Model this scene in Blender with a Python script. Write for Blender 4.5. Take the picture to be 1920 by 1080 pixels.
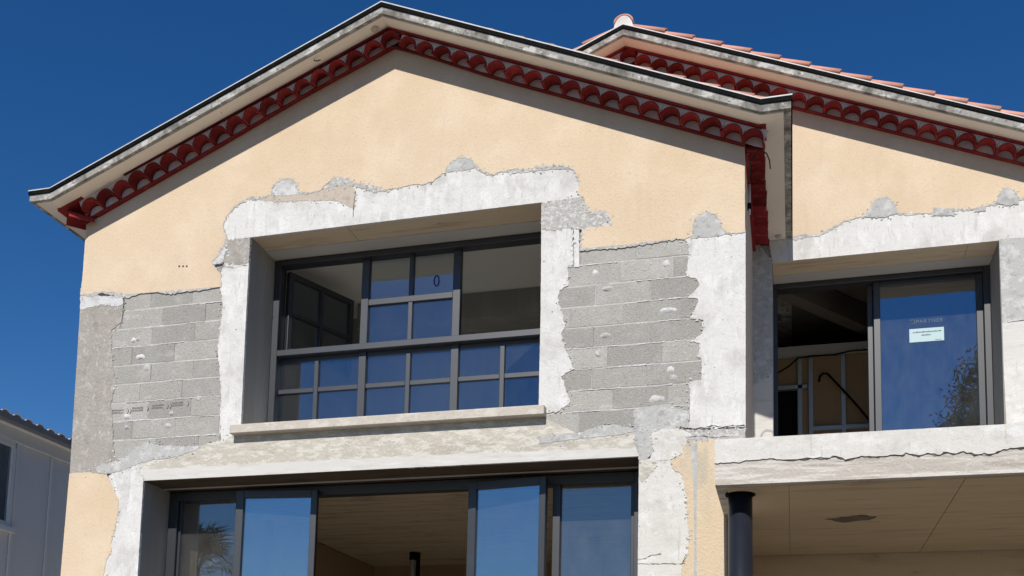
import bpy, bmesh, math, random
from mathutils import Vector, Matrix, noise

# ------------------------------------------------------------------ camera, sky, sun, exposure
scene = bpy.context.scene
for o in list(bpy.data.objects):
    bpy.data.objects.remove(o)
COL = scene.collection

cam_d = bpy.data.cameras.new("camera")
cam = bpy.data.objects.new("camera", cam_d)
COL.objects.link(cam)
scene.camera = cam
cam_d.sensor_width = 36.0
cam_d.lens = 36.671
cam_d.shift_x = 0.00096
cam_d.shift_y = 0.33141
cam_d.clip_start = 0.1
cam_d.clip_end = 2000.0
def cam_matrix(yaw, pitch, roll, loc):
    r = Matrix.Rotation(yaw, 3, 'Z') @ Matrix.Rotation(pitch, 3, 'X') @ Matrix.Rotation(roll, 3, 'Y')
    rt, fw, up = r.col[0], r.col[1], r.col[2]
    m = Matrix(((rt.x, up.x, -fw.x), (rt.y, up.y, -fw.y), (rt.z, up.z, -fw.z)))
    return Matrix.Translation(loc) @ m.to_4x4()
cam.matrix_world = cam_matrix(0.265111, 0.115399, -0.023544, Vector((7.279325, -9.054126, -0.028702)))

SUN_EL = math.atan(0.85)
world = bpy.data.worlds.new("World")
scene.world = world
world.use_nodes = True
wn = world.node_tree
wn.nodes.clear()
sky = wn.nodes.new("ShaderNodeTexSky")
sky.sky_type = 'NISHITA'
sky.sun_disc = False
sky.sun_elevation = SUN_EL
sky.sun_rotation = math.radians(180.0)
sky.altitude = 0.0
sky.air_density = 1.0
sky.dust_density = 0.0
sky.ozone_density = 5.0
bg = wn.nodes.new("ShaderNodeBackground")
bg.inputs[1].default_value = 0.088
wo = wn.nodes.new("ShaderNodeOutputWorld")
hsv = wn.nodes.new("ShaderNodeHueSaturation")      # deep Mediterranean blue, the whole dome alike
hsv.inputs["Hue"].default_value = 0.507
hsv.inputs["Saturation"].default_value = 1.27
wn.links.new(sky.outputs[0], hsv.inputs["Color"])
wn.links.new(hsv.outputs[0], bg.inputs[0])
wn.links.new(bg.outputs[0], wo.inputs[0])

sun_d = bpy.data.lights.new("sun", 'SUN')
sun_d.energy = 4.6
sun_d.angle = math.radians(0.53)
sun_d.color = (1.0, 0.955, 0.89)
sun = bpy.data.objects.new("sun", sun_d)
COL.objects.link(sun)
sun.rotation_euler = Vector((0.008, 1.0, -0.85)).to_track_quat('-Z', 'Y').to_euler()
sun.location = (0, -20, 20)

vs = scene.view_settings
vs.view_transform = 'Standard'
vs.look = 'None'
vs.exposure = 0.0
vs.gamma = 1.0
vs.use_curve_mapping = False
scene.cycles.max_bounces = 10
scene.cycles.diffuse_bounces = 4
scene.cycles.glossy_bounces = 5
scene.cycles.transparent_max_bounces = 16
scene.cycles.use_denoising = True

random.seed(7)

# ------------------------------------------------------------------ helpers
def link(o, parent=None):
    COL.objects.link(o)
    if parent is not None:
        o.parent = parent
    return o

def thing(name, loc=(0, 0, 0), label=None, cat=None, group=None):
    o = bpy.data.objects.new(name, None)
    o.location = loc
    o.empty_display_size = 0.1
    link(o)
    if label: o["label"] = label
    if cat:
        o["category"] = cat
        o["kind"] = "thing"
    if group: o["group"] = group
    return o

def part_empty(name, parent, label=None):
    o = bpy.data.objects.new(name, None)
    o.empty_display_size = 0.1
    link(o, parent)
    if label: o["label"] = label
    return o

def mesh_obj(name, verts, faces, m, parent=None, smooth=False, label=None):
    me = bpy.data.meshes.new(name)
    me.from_pydata([tuple(v) for v in verts], [], faces)
    me.update()
    if smooth:
        for p in me.polygons: p.use_smooth = True
    me.materials.append(m)
    o = bpy.data.objects.new(name, me)
    link(o, parent)
    if label: o["label"] = label
    return o

class MB:
    """collects shapes into one mesh"""
    def __init__(self): self.v, self.f = [], []
    def add(self, vs, fs):
        b = len(self.v); self.v += [tuple(p) for p in vs]
        self.f += [tuple(i + b for i in f) for f in fs]
    def box(self, x0, x1, y0, y1, z0, z1, M=None):
        vs = [Vector(p) for p in ((x0,y0,z0),(x1,y0,z0),(x1,y1,z0),(x0,y1,z0),(x0,y0,z1),(x1,y0,z1),(x1,y1,z1),(x0,y1,z1))]
        if M is not None: vs = [M @ p for p in vs]
        self.add(vs, [(3,2,1,0),(4,5,6,7),(0,1,5,4),(1,2,6,5),(2,3,7,6),(3,0,4,7)])
        return self
    def prism(self, pts, y0, y1):
        """polygon in x,z extruded from y0 (front) to y1"""
        a = sum(pts[i][0]*pts[(i+1)%len(pts)][1]-pts[(i+1)%len(pts)][0]*pts[i][1] for i in range(len(pts)))
        if a < 0: pts = pts[::-1]
        n = len(pts)
        vs = [(x, y0, z) for x, z in pts] + [(x, y1, z) for x, z in pts]
        fs = [tuple(range(n)), tuple(range(2*n-1, n-1, -1))]
        fs += [(i, i+n, (i+1) % n + n, (i+1) % n) for i in range(n)]
        self.add(vs, fs)
        return self
    def tube(self, path, r, seg=10, caps=True):
        path = [Vector(p) for p in path]
        rr = r if isinstance(r, (list, tuple)) else [r]*len(path)
        rings = []
        for i, p in enumerate(path):
            d = (path[min(i+1, len(path)-1)] - path[max(i-1, 0)]).normalized()
            a = d.orthogonal().normalized() if i == 0 else (self._a - d*self._a.dot(d)).normalized()
            self._a = a
            b = d.cross(a)
            rings.append([p + a*math.cos(2*math.pi*k/seg)*rr[i] + b*math.sin(2*math.pi*k/seg)*rr[i] for k in range(seg)])
        vs = [q for ring in rings for q in ring]
        fs = []
        for i in range(len(path)-1):
            for k in range(seg):
                fs.append((i*seg+k, i*seg+(k+1) % seg, (i+1)*seg+(k+1) % seg, (i+1)*seg+k))
        if caps:
            fs.append(tuple(range(seg-1, -1, -1)))
            fs.append(tuple(range((len(path)-1)*seg, len(path)*seg)))
        self.add(vs, fs)
        return self
    def build(self, name, m, parent=None, smooth=False, label=None):
        return mesh_obj(name, self.v, self.f, m, parent, smooth, label)

def box(name, x0, x1, y0, y1, z0, z1, m, parent=None, M=None, label=None, bevel=0.0):
    if bevel <= 0:
        return MB().box(x0, x1, y0, y1, z0, z1, M).build(name, m, parent, label=label)
    bm = bmesh.new()
    bmesh.ops.create_cube(bm, size=1.0)
    for v in bm.verts:
        v.co = Vector(((x0+x1)/2 + v.co.x*(x1-x0), (y0+y1)/2 + v.co.y*(y1-y0), (z0+z1)/2 + v.co.z*(z1-z0)))
    bmesh.ops.bevel(bm, geom=bm.edges[:], offset=bevel, segments=1, affect='EDGES')
    if M is not None: bm.transform(M)
    me = bpy.data.meshes.new(name); bm.to_mesh(me); bm.free()
    me.materials.append(m)
    o = bpy.data.objects.new(name, me); link(o, parent)
    if label: o["label"] = label
    return o

def rough_outline(pts, jit, seg, rng):
    out = []
    n = len(pts)
    for i in range(n):
        p, q = Vector(pts[i]), Vector(pts[(i+1) % n])
        L = (q-p).length
        out.append(p)
        k = max(1, int(L/seg))
        straight = L > 0.36
        nr = Vector((-(q-p).y, (q-p).x)).normalized() if L > 0 else Vector((0, 0))
        for j in range(1, k):
            t = j/k
            a = (0.12 if straight else 1.0)*jit*min(1.0, 4*t*(1-t)+.4)
            d = rng.uniform(-1, 1)*.6 + .8*noise.noise(Vector((p.x+t*3.1, p.y*5.3+t*7.7, j*.37)))
            out.append(p.lerp(q, t) + nr*d*a)
    return [tuple(v) for v in out]

def plate(name, pts, yf, yb, m, parent=None, jit=0.008, seg=0.022, seed=1, label=None):
    """irregular flat layer standing on a wall: outline in x,z, front at yf"""
    rng = random.Random(seed*31+len(pts))
    pts = rough_outline(pts, jit, seg, rng)
    a = sum(pts[i][0]*pts[(i+1)%len(pts)][1]-pts[(i+1)%len(pts)][0]*pts[i][1] for i in range(len(pts)))
    if a < 0: pts = pts[::-1]
    return MB().prism(pts, yf, yb).build(name, m, parent, label=label)

def wall_with_holes(name, outline, holes, y0, y1, m, parent):
    from mathutils.geometry import tessellate_polygon
    loops = [[Vector((x, z, 0)) for x, z in outline]] + [[Vector((x, z, 0)) for x, z in h] for h in holes]
    tris = tessellate_polygon(loops)
    flat = [p for l in loops for p in l]
    n = len(flat)
    vs = [(p.x, y0, p.y) for p in flat] + [(p.x, y1, p.y) for p in flat]
    fs = []
    for t in tris:
        a, b, c_ = t
        ar = (flat[b].x-flat[a].x)*(flat[c_].y-flat[a].y)-(flat[c_].x-flat[a].x)*(flat[b].y-flat[a].y)
        if ar < 0: a, b, c_ = c_, b, a
        fs.append((a, b, c_)); fs.append((c_+n, b+n, a+n))
    i0 = 0
    for l in loops:
        k = len(l)
        for i in range(k):
            a, b = i0+i, i0+(i+1) % k
            fs.append((a, a+n, b+n, b))
        i0 += k
    o = mesh_obj(name, vs, fs, m, parent)
    bm = bmesh.new(); bm.from_mesh(o.data)
    bmesh.ops.recalc_face_normals(bm, faces=bm.faces[:]); bm.to_mesh(o.data); bm.free()
    return o

# ------------------------------------------------------------------ materials
def mat(name, base, layers=(), bumps=(), rough=0.9, spec=0.25, metal=0.0, rand=0.0, coat=0.0):
    """layers: (colour, scale, lo, hi, amount, (sx,sy,sz)[, 'v']); bumps: (scale, strength, distance[, 'v'])"""
    m = bpy.data.materials.new(name)
    m.use_nodes = True
    nt = m.node_tree
    N, L = nt.nodes, nt.links
    bsdf = N["Principled BSDF"]
    bsdf.inputs["Roughness"].default_value = rough
    bsdf.inputs["Specular IOR Level"].default_value = spec
    bsdf.inputs["Metallic"].default_value = metal
    bsdf.inputs["Coat Weight"].default_value = coat
    geo = N.new("ShaderNodeNewGeometry")
    def noise_at(scale, stretch=(1, 1, 1), kind='n', detail=6.0, rough_=0.62, off=0.0):
        vec = geo.outputs["Position"]
        mp = N.new("ShaderNodeMapping")
        mp.inputs["Scale"].default_value = stretch
        mp.inputs["Location"].default_value = (off, off*1.7, off*.6)
        L.new(vec, mp.inputs["Vector"])
        if kind == 'v':
            t = N.new("ShaderNodeTexVoronoi")
            t.inputs["Scale"].default_value = scale
            L.new(mp.outputs[0], t.inputs["Vector"])
            return t.outputs["Distance"]
        t = N.new("ShaderNodeTexNoise")
        t.inputs["Scale"].default_value = scale
        t.inputs["Detail"].default_value = detail
        t.inputs["Roughness"].default_value = rough_
        L.new(mp.outputs[0], t.inputs["Vector"])
        return t.outputs["Fac"]
    col = None
    rgb = N.new("ShaderNodeRGB"); rgb.outputs[0].default_value = (*base, 1)
    col = rgb.outputs[0]
    for i, ly in enumerate(layers):
        c_, sc, lo, hi, am, st = ly[:6]
        f = noise_at(sc, st, ly[6] if len(ly) > 6 else 'n', off=3.1*i+len(name))
        mr = N.new("ShaderNodeMapRange")
        mr.interpolation_type = 'SMOOTHSTEP'
        mr.inputs["From Min"].default_value = lo
        mr.inputs["From Max"].default_value = hi
        mr.inputs["To Min"].default_value = 0.0 if lo < hi else 0.0
        mr.inputs["To Max"].default_value = am
        L.new(f, mr.inputs["Value"])
        mx = N.new("ShaderNodeMix"); mx.data_type = 'RGBA'
        L.new(mr.outputs[0], mx.inputs["Factor"])
        L.new(col, mx.inputs["A"])
        mx.inputs["B"].default_value = (*c_, 1)
        col = mx.outputs["Result"]
    if rand > 0:
        oi = N.new("ShaderNodeObjectInfo")
        mr = N.new("ShaderNodeMapRange")
        mr.inputs["To Min"].default_value = 1.0-rand
        mr.inputs["To Max"].default_value = 1.0+rand
        L.new(oi.outputs["Random"], mr.inputs["Value"])
        hs = N.new("ShaderNodeHueSaturation")
        L.new(mr.outputs[0], hs.inputs["Value"])
        L.new(col, hs.inputs["Color"])
        col = hs.outputs[0]
    L.new(col, bsdf.inputs["Base Color"])
    prev = None
    for i, bp in enumerate(bumps):
        f = noise_at(bp[0], (1, 1, 1), bp[3] if len(bp) > 3 else 'n', off=11.0+i*2.3)
        b = N.new("ShaderNodeBump")
        b.inputs["Strength"].default_value = bp[1]
        b.inputs["Distance"].default_value = bp[2]
        L.new(f, b.inputs["Height"])
        if prev is not None: L.new(prev, b.inputs["Normal"])
        prev = b.outputs[0]
    if prev is not None: L.new(prev, bsdf.inputs["Normal"])
    return m

def glass(name, refl, tint, rcol=(1, 1, 1), dust=0.0):
    m = bpy.data.materials.new(name)
    m.use_nodes = True
    N, L = m.node_tree.nodes, m.node_tree.links
    N.clear()
    out = N.new("ShaderNodeOutputMaterial")
    gl = N.new("ShaderNodeBsdfGlossy"); gl.inputs["Roughness"].default_value = 0.0
    gl.inputs["Color"].default_value = (*rcol, 1)
    tr = N.new("ShaderNodeBsdfTransparent"); tr.inputs["Color"].default_value = (*tint, 1)
    mx = N.new("ShaderNodeMixShader")
    lw = N.new("ShaderNodeFresnel"); lw.inputs["IOR"].default_value = 1.5
    ad = N.new("ShaderNodeMath"); ad.operation = 'ADD'; ad.inputs[1].default_value = refl; ad.use_clamp = True
    L.new(lw.outputs[0], ad.inputs[0]); L.new(ad.outputs[0], mx.inputs[0])
    L.new(tr.outputs[0], mx.inputs[1]); L.new(gl.outputs[0], mx.inputs[2])
    last = mx.outputs[0]
    # a wavy pane and a thin film of building dust
    geo = N.new("ShaderNodeNewGeometry")
    wv = N.new("ShaderNodeTexNoise"); wv.inputs["Scale"].default_value = 1.6; wv.inputs["Detail"].default_value = 1.0
    L.new(geo.outputs["Position"], wv.inputs["Vector"])
    bp = N.new("ShaderNodeBump"); bp.inputs["Strength"].default_value = 0.05; bp.inputs["Distance"].default_value = 0.05
    L.new(wv.outputs["Fac"], bp.inputs["Height"]); L.new(bp.outputs[0], gl.inputs["Normal"])
    if dust > 0:
        df = N.new("ShaderNodeBsdfDiffuse"); df.inputs["Color"].default_value = (0.55, 0.55, 0.53, 1)
        ns = N.new("ShaderNodeTexNoise"); ns.inputs["Scale"].default_value = 9.0; ns.inputs["Detail"].default_value = 9.0; ns.inputs["Roughness"].default_value = 0.75
        mpg = N.new("ShaderNodeMapping"); mpg.inputs["Scale"].default_value = (1.0, 1.0, 0.35)
        L.new(geo.outputs["Position"], mpg.inputs["Vector"]); L.new(mpg.outputs[0], ns.inputs["Vector"])
        mr = N.new("ShaderNodeMapRange"); mr.inputs["From Min"].default_value = 0.15; mr.inputs["From Max"].default_value = 0.95
        mr.inputs["To Max"].default_value = dust
        L.new(ns.outputs["Fac"], mr.inputs["Value"])
        m2 = N.new("ShaderNodeMixShader")
        L.new(mr.outputs[0], m2.inputs[0]); L.new(last, m2.inputs[1]); L.new(df.outputs[0], m2.inputs[2])
        last = m2.outputs[0]
    L.new(last, out.inputs[0])
    return m

W = (1, 1, 1)
VST = (1.0, 1.0, 0.16)      # stretched down the wall: run-off streaks
HST = (0.25, 1.0, 1.6)
M = {}
M['ochre'] = mat('ochre_render', (0.68, 0.538, 0.381), [((0.74, 0.611, 0.451), 2.2, .42, .68, .7, W), ((0.60, 0.45, 0.30), 1.3, .52, .76, .5, (1, 1, .5)), ((0.63, 0.475, 0.31), .7, .5, .75, .5, W), ((0.55, 0.445, 0.325), 9, .55, .76, .25, (1, 1, .12)), ((0.34, 0.29, 0.23), 7, .68, .78, .55, W), ((0.46, 0.36, 0.26), 60, .57, .70, .55, W), ((0.80, 0.69, 0.54), 85, .6, .76, .6, W)], [(60, .55, .008), (140, .5, .004)], .95, .1)
M['ochre_low'] = mat('stained_ochre_render', (0.66, 0.53, 0.37), [((0.58, 0.48, 0.35), 3, .45, .68, .7, (1, 1, .5)), ((0.46, 0.41, 0.33), 5, .52, .70, .65, (1, 1, .35)), ((0.74, 0.63, 0.47), 6, .55, .7, .6, W), ((0.36, 0.31, 0.25), 45, .62, .74, .6, W)], [(50, .8, .010), (130, .5, .004)], .95, .1)
M['white'] = mat('pale_concrete', (0.675, 0.662, 0.63), [((0.48, 0.455, 0.425), 3.2, .48, .68, .6, W), ((0.77, 0.76, 0.74), 9, .5, .66, .7, (1, 1, .5)), ((0.47, 0.455, 0.43), 22, .55, .69, .6, VST), ((0.50, 0.485, 0.455), 48, .56, .67, .6, W), ((0.24, 0.225, 0.205), 62, .64, .72, .8, W)], [(22, .5, .010), (70, .6, .005), (150, .4, .003)], .92, .12)
M['coat'] = mat('pale_coat', (0.66, 0.635, 0.59), [((0.48, 0.455, 0.415), 4, .48, .70, .6, W), ((0.77, 0.755, 0.725), 9, .5, .66, .7, (.6, 1, 1)), ((0.46, 0.44, 0.41), 28, .57, .70, .6, VST), ((0.50, 0.48, 0.45), 50, .58, .68, .55, W), ((0.22, 0.205, 0.19), 62, .64, .72, .8, W)], [(20, .5, .010), (80, .6, .005)], .92, .12)
M['beam'] = mat('stained_beam', (0.52, 0.48, 0.41), [((0.70, 0.67, 0.60), 14, .46, .60, .75, (.6, 1, 1.8)), ((0.37, 0.325, 0.27), 5.0, .52, .7, .6, (.5, 1, 1.8)), ((0.66, 0.62, 0.54), 50, .54, .66, .65, (1, 1, .6)), ((0.25, 0.22, 0.19), 66, .63, .74, .55, W)], [(30, .8, .012), (80, .6, .006)], .95, .1)
M['edge'] = mat('formed_edge', (0.62, 0.60, 0.56), [((0.48, 0.455, 0.42), 7, .5, .72, .6, (.5, 1, 2.5)), ((0.72, 0.70, 0.67), 14, .5, .7, .6, (.4, 1, 3))], [(60, .3, .004)], .92, .15)
M['slabface'] = mat('slab_concrete', (0.50, 0.455, 0.395), [((0.68, 0.645, 0.59), 9, .46, .60, .85, (.22, 1, 2.6)), ((0.34, 0.295, 0.25), 7, .52, .66, .75, (.2, 1, 3.4)), ((0.62, 0.585, 0.53), 34, .55, .66, .7, (.7, 1, .5)), ((0.26, 0.23, 0.20), 45, .62, .74, .6, W)], [(40, .8, .010)], .93, .12)
M['block'] = mat('concrete_block', (0.385, 0.37, 0.335), [((0.46, 0.445, 0.41), 4, .45, .7, .6, W), ((0.24, 0.23, 0.21), 52, .55, .66, .7, W), ((0.57, 0.555, 0.525), 66, .57, .68, .75, W), ((0.55, 0.535, 0.50), 3.0, .58, .7, .5, (1, 1, 2))], [(70, .9, .010), (130, .5, .005)], .97, .08, rand=.14)
M['mortar'] = mat('block_mortar', (0.50, 0.49, 0.46), [((0.33, 0.32, 0.30), 6, .50, .64, .6, (1, 1, 3)), ((0.66, 0.65, 0.62), 16, .52, .68, .8, W)], [(60, .6, .006)], .97, .08)
M['corner'] = mat('weathered_corner', (0.38, 0.35, 0.31), [((0.48, 0.455, 0.42), 13, .5, .66, .7, W), ((0.28, 0.255, 0.225), 8, .5, .68, .65, (1, 1, .6)), ((0.60, 0.57, 0.53), 30, .60, .67, .75, (1, 1, .35)), ((0.20, 0.185, 0.165), 55, .58, .70, .6, W)], [(34, .9, .012), (90, .5, .005)], .97, .08)
M['filler'] = mat('grey_filler', (0.46, 0.455, 0.435), [((0.60, 0.595, 0.575), 9, .48, .64, .85, W), ((0.33, 0.325, 0.31), 16, .52, .66, .7, W), ((0.62, 0.615, 0.6), 45, .58, .7, .6, W)], [(34, .7, .010), (90, .5, .004)], .95, .1)
M['fillerw'] = mat('pale_filler', (0.62, 0.615, 0.60), [((0.46, 0.455, 0.44), 11, .48, .66, .8, W), ((0.36, 0.35, 0.335), 40, .6, .7, .6, W)], [(40, .6, .008)], .95, .1)
M['tan'] = mat('tan_patch', (0.52, 0.45, 0.37), [((0.38, 0.33, 0.27), 16, .5, .68, .7, W), ((0.62, 0.56, 0.49), 30, .55, .7, .6, W)], [(50, .7, .008)], .95, .1)
M['rubble'] = mat('honeycombed_concrete', (0.47, 0.455, 0.425), [((0.66, 0.64, 0.61), 22, .48, .62, .9, W), ((0.29, 0.28, 0.26), 48, .57, .66, .8, W)], [(34, .9, .016), (80, .6, .007)], .97, .08)
M['crack'] = mat('crack_dark', (0.07, 0.062, 0.055), (), (), 1.0, .0)
M['reveal'] = mat('raw_concrete', (0.32, 0.305, 0.28), [((0.40, 0.38, 0.35), 3.5, .45, .7, .7, VST), ((0.22, 0.205, 0.185), 5, .55, .75, .6, VST), ((0.2, 0.19, 0.175), 60, .64, .78, .5, W)], [(30, .35, .006)], .95, .12)
M['soffitc'] = mat('board_marked_concrete', (0.68, 0.55, 0.39), [((0.74, 0.62, 0.465), 4, .45, .7, .7, (.35, 1.6, 1)), ((0.46, 0.36, 0.25), 5, .52, .70, .7, (.25, 2.4, 1)), ((0.36, 0.28, 0.19), 9, .62, .75, .6, (.5, 1.4, 1)), ((0.44, 0.35, 0.25), 40, .62, .75, .5, (.4, 1.5, 1))], [(14, .25, .006), (60, .2, .003)], .93, .12)
M['soffit'] = mat('painted_soffit', (0.86, 0.78, 0.68), [((0.79, 0.70, 0.60), 2.5, .5, .75, .6, W), ((0.66, 0.61, 0.53), 9, .62, .8, .4, W)], [(40, .2, .003)], .9, .15)
M['fascia'] = mat('weathered_fascia', (0.33, 0.315, 0.285), [((0.58, 0.565, 0.53), 6, .48, .60, .85, (.8, 1, 1.2)), ((0.12, 0.112, 0.098), 3.6, .48, .64, .85, (1, 1, .6)), ((0.13, 0.12, 0.105), 26, .53, .66, .8, W), ((0.66, 0.65, 0.62), 20, .60, .7, .75, W)], [(50, .6, .006)], .95, .1)
M['flash'] = mat('black_flashing', (0.004, 0.004, 0.0045), [((0.012, 0.012, 0.012), 9, .5, .7, .8, W)], (), .7, .05)
M['lip'] = mat('zinc_lip', (0.55, 0.55, 0.54), [((0.35, 0.35, 0.34), 9, .5, .7, .7, W)], (), .5, .4)
M['terra'] = mat('dark_terracotta', (0.215, 0.026, 0.027), [((0.31, 0.05, 0.045), 6, .48, .7, .8, W), ((0.11, 0.02, 0.017), 14, .55, .75, .6, W), ((0.36, 0.24, 0.21), 30, .60, .74, .55, W)], [(70, .3, .004)], .9, .08, rand=.32)
M['rooftile'] = mat('pink_roof_tile', (0.60, 0.28, 0.20), [((0.68, 0.38, 0.29), 8, .48, .7, .7, W), ((0.45, 0.19, 0.13), 18, .56, .75, .5, W)], [(80, .3, .003)], .85, .2, rand=.1)
M['cormortar'] = mat('cornice_mortar', (0.60, 0.56, 0.545), [((0.46, 0.43, 0.41), 14, .5, .7, .6, W)], [(60, .3, .004)], .95, .1)
M['frame'] = mat('anthracite_frame', (0.017, 0.020, 0.027), [((0.028, 0.031, 0.038), 7, .5, .75, .5, W)], (), .46, .9)
M['dframe'] = M['frame']
M['board'] = mat('shutter_box_board', (0.55, 0.535, 0.50), [((0.48, 0.465, 0.43), 4, .5, .7, .5, (.3, 1, 1))], (), .8, .2)
M['sill'] = mat('cast_sill', (0.54, 0.49, 0.42), [((0.66, 0.61, 0.53), 12, .48, .64, .8, (.6, 1, 1)), ((0.36, 0.31, 0.25), 30, .58, .72, .6, W)], [(36, .7, .008), (110, .4, .004)], .95, .1)
M['steel'] = mat('anthracite_steel', (0.014, 0.017, 0.026), [((0.02, 0.023, 0.033), 6, .5, .7, .5, W)], (), .36, .35)
M['plaster'] = mat('room_plaster', (0.84, 0.80, 0.73), [((0.74, 0.70, 0.63), 2.2, .5, .75, .6, W)], (), .95, .1)
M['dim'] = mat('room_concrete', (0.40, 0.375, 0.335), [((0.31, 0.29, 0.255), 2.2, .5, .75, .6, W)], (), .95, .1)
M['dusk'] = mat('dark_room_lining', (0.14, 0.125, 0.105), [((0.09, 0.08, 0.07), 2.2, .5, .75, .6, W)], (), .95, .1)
M['formwood'] = mat('dark_form_boards', (0.11, 0.08, 0.055), [((0.06, 0.045, 0.03), 6, .48, .7, .7, (.3, 2, 1))], (), .9, .1)
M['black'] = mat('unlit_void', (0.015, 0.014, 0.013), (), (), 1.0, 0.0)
M['boards'] = mat('form_board_ceiling', (0.60, 0.48, 0.33), [((0.46, 0.35, 0.225), 5, .46, .7, .7, (.35, 1.4, 1)), ((0.26, 0.185, 0.11), 6, .54, .70, .75, (.3, 1.6, 1))], [(12, .4, .01)], .9, .12)
M['gypsum'] = mat('brown_lining_board', (0.40, 0.27, 0.155), [((0.33, 0.215, 0.12), 3, .5, .75, .6, W)], (), .95, .1)
M['zinc'] = mat('galvanised_stud', (0.42, 0.43, 0.43), (), (), .45, .5, metal=.4)
M['rubber'] = mat('black_cable', (0.006, 0.006, 0.006), (), (), .8, .1)
M['ground'] = mat('gravel_ground', (0.185, 0.16, 0.13), [((0.13, 0.11, 0.09), .8, .45, .7, .6, W), ((0.24, 0.21, 0.17), 14, .5, .7, .6, W)], [(25, .6, .02)], .97, .1)
M['bouncec'] = mat('pale_path_concrete', (0.50, 0.47, 0.43), [((0.40, 0.375, 0.34), 3, .5, .7, .6, W)], [(40, .4, .006)], .95, .1)  # pale so the added ground strip throws sunlight up at the neighbouring wall
M['nwall'] = mat('pale_cladding', (0.88, 0.86, 0.82), [((0.80, 0.78, 0.745), 2.5, .5, .75, .5, (1, 1, .3))], [(90, .12, .002)], .85, .2)
M['ntrim'] = mat('pale_trim', (0.90, 0.88, 0.84), (), (), .8, .2)
M['ngutter'] = mat('grey_gutter', (0.24, 0.245, 0.25), (), (), .5, .4)
M['ntile'] = mat('weathered_tile', (0.58, 0.50, 0.46), [((0.72, 0.68, 0.64), 6, .5, .7, .7, W), ((0.30, 0.24, 0.21), 12, .55, .75, .6, W)], [(60, .4, .004)], .9, .2, rand=.15)
M['leaf'] = mat('leaf_green', (0.045, 0.075, 0.022), [((0.09, 0.12, 0.04), 3, .45, .7, .7, W)], (), .7, .3)
M['palmleaf'] = mat('palm_green', (0.10, 0.13, 0.045), [((0.17, 0.17, 0.06), 3, .45, .7, .7, W)], (), .6, .3)
M['bark'] = mat('bark', (0.16, 0.115, 0.075), [((0.08, 0.06, 0.04), 18, .5, .7, .7, (1, 1, .3))], [(30, .8, .02)], .95, .1)
M['ink'] = mat('stamp_ink', (0.21, 0.21, 0.21), [((0.34, 0.335, 0.31), 60, .5, .6, .8, W)], (), .9, .1)
M['bluepen'] = mat('blue_marker', (0.015, 0.05, 0.26), (), (), .7, .2)
M['label'] = mat('paper_label', (0.48, 0.62, 0.65), (), (), .8, .2)
M['print'] = mat('label_print', (0.10, 0.14, 0.17), (), (), .8, .2)
M['etch'] = mat('pale_print', (0.13, 0.18, 0.25), (), (), .8, .1)
M['white_conduit'] = mat('white_conduit', (0.66, 0.66, 0.66), (), (), .6, .3)
G_top = glass('pane_glass', 0.10, (0.84, 0.87, 0.88), (0.82, 0.9, 1.0), dust=.035)
G_door = glass('door_glass', 0.30, (0.66, 0.72, 0.74), (0.9, 0.95, 0.98), dust=.06)
G_side = glass('side_glass', 0.13, (0.72, 0.76, 0.78), (1.0, 0.95, 0.92), dust=.10)
G_wing = glass('wing_glass', 0.20, (0.5, 0.55, 0.6), (0.85, 0.92, 1.0), dust=.10)
G_nb = glass('neighbour_glass', 0.25, (0.5, 0.55, 0.58), (0.85, 0.95, 1.0))

# ------------------------------------------------------------------ traced outlines, metres on each wall's own plane (x, z)
OCHRE_EDGE = [(-0.013, 4.663), (0.12, 4.656), (0.236, 4.681), (0.336, 4.659), (0.401, 4.659), (0.514, 4.619), (0.566, 4.614), (1.666, 4.59), (1.651, 4.723), (1.558, 4.836), (1.538, 4.867), (1.601, 4.941), (1.657, 5.027), (1.695, 5.109), (1.644, 5.242), (1.675, 5.337), (1.755, 5.432), (1.825, 5.482), (1.945, 5.531), (2.067, 5.505), (2.187, 5.519), (2.171, 5.59), (2.222, 5.647), (2.298, 5.678), (2.388, 5.672), (2.469, 5.611), (2.503, 5.515), (2.575, 5.495), (2.721, 5.505), (2.794, 5.564), (2.862, 5.613), (2.949, 5.619), (3.037, 5.585), (3.097, 5.532), (3.212, 5.512), (3.385, 5.451), (3.403, 5.421), (3.555, 5.425), (3.722, 5.443), (3.806, 5.427), (3.927, 5.445), (3.98, 5.488), (4.05, 5.534), (4.091, 5.606), (4.161, 5.652), (4.237, 5.664), (4.319, 5.62), (4.365, 5.548), (4.414, 5.509), (4.523, 5.44), (4.618, 5.461), (4.75, 5.471), (4.856, 5.446), (4.986, 5.462), (5.168, 5.449), (5.297, 5.421), (5.354, 5.361), (5.382, 5.241), (5.384, 5.135), (5.43, 5.103), (5.446, 5.022), (5.508, 4.946), (5.583, 4.953), (5.659, 4.918), (5.69, 4.852), (5.685, 4.795), (5.585, 4.796), (5.46, 4.794), (5.42, 4.789), (5.418, 4.596), (5.513, 4.596), (5.91, 4.589), (6.106, 4.599), (6.371, 4.59), (6.433, 4.609), (6.442, 4.724), (6.451, 4.774), (6.499, 4.81), (6.575, 4.821), (6.656, 4.776), (6.689, 4.706), (6.698, 4.645), (6.736, 4.605), (6.843, 4.593), (6.904, 4.597)]
LINTEL = [(1.666, 5.084), (1.592, 5.277), (1.703, 5.485), (1.941, 5.596), (2.718, 5.574), (3.411, 5.515), (4.021, 5.576), (4.238, 5.63), (4.456, 5.558), (4.933, 5.523), (5.424, 5.458), (5.455, 5.094), (5.023, 5.101), (1.965, 5.089)]
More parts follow.
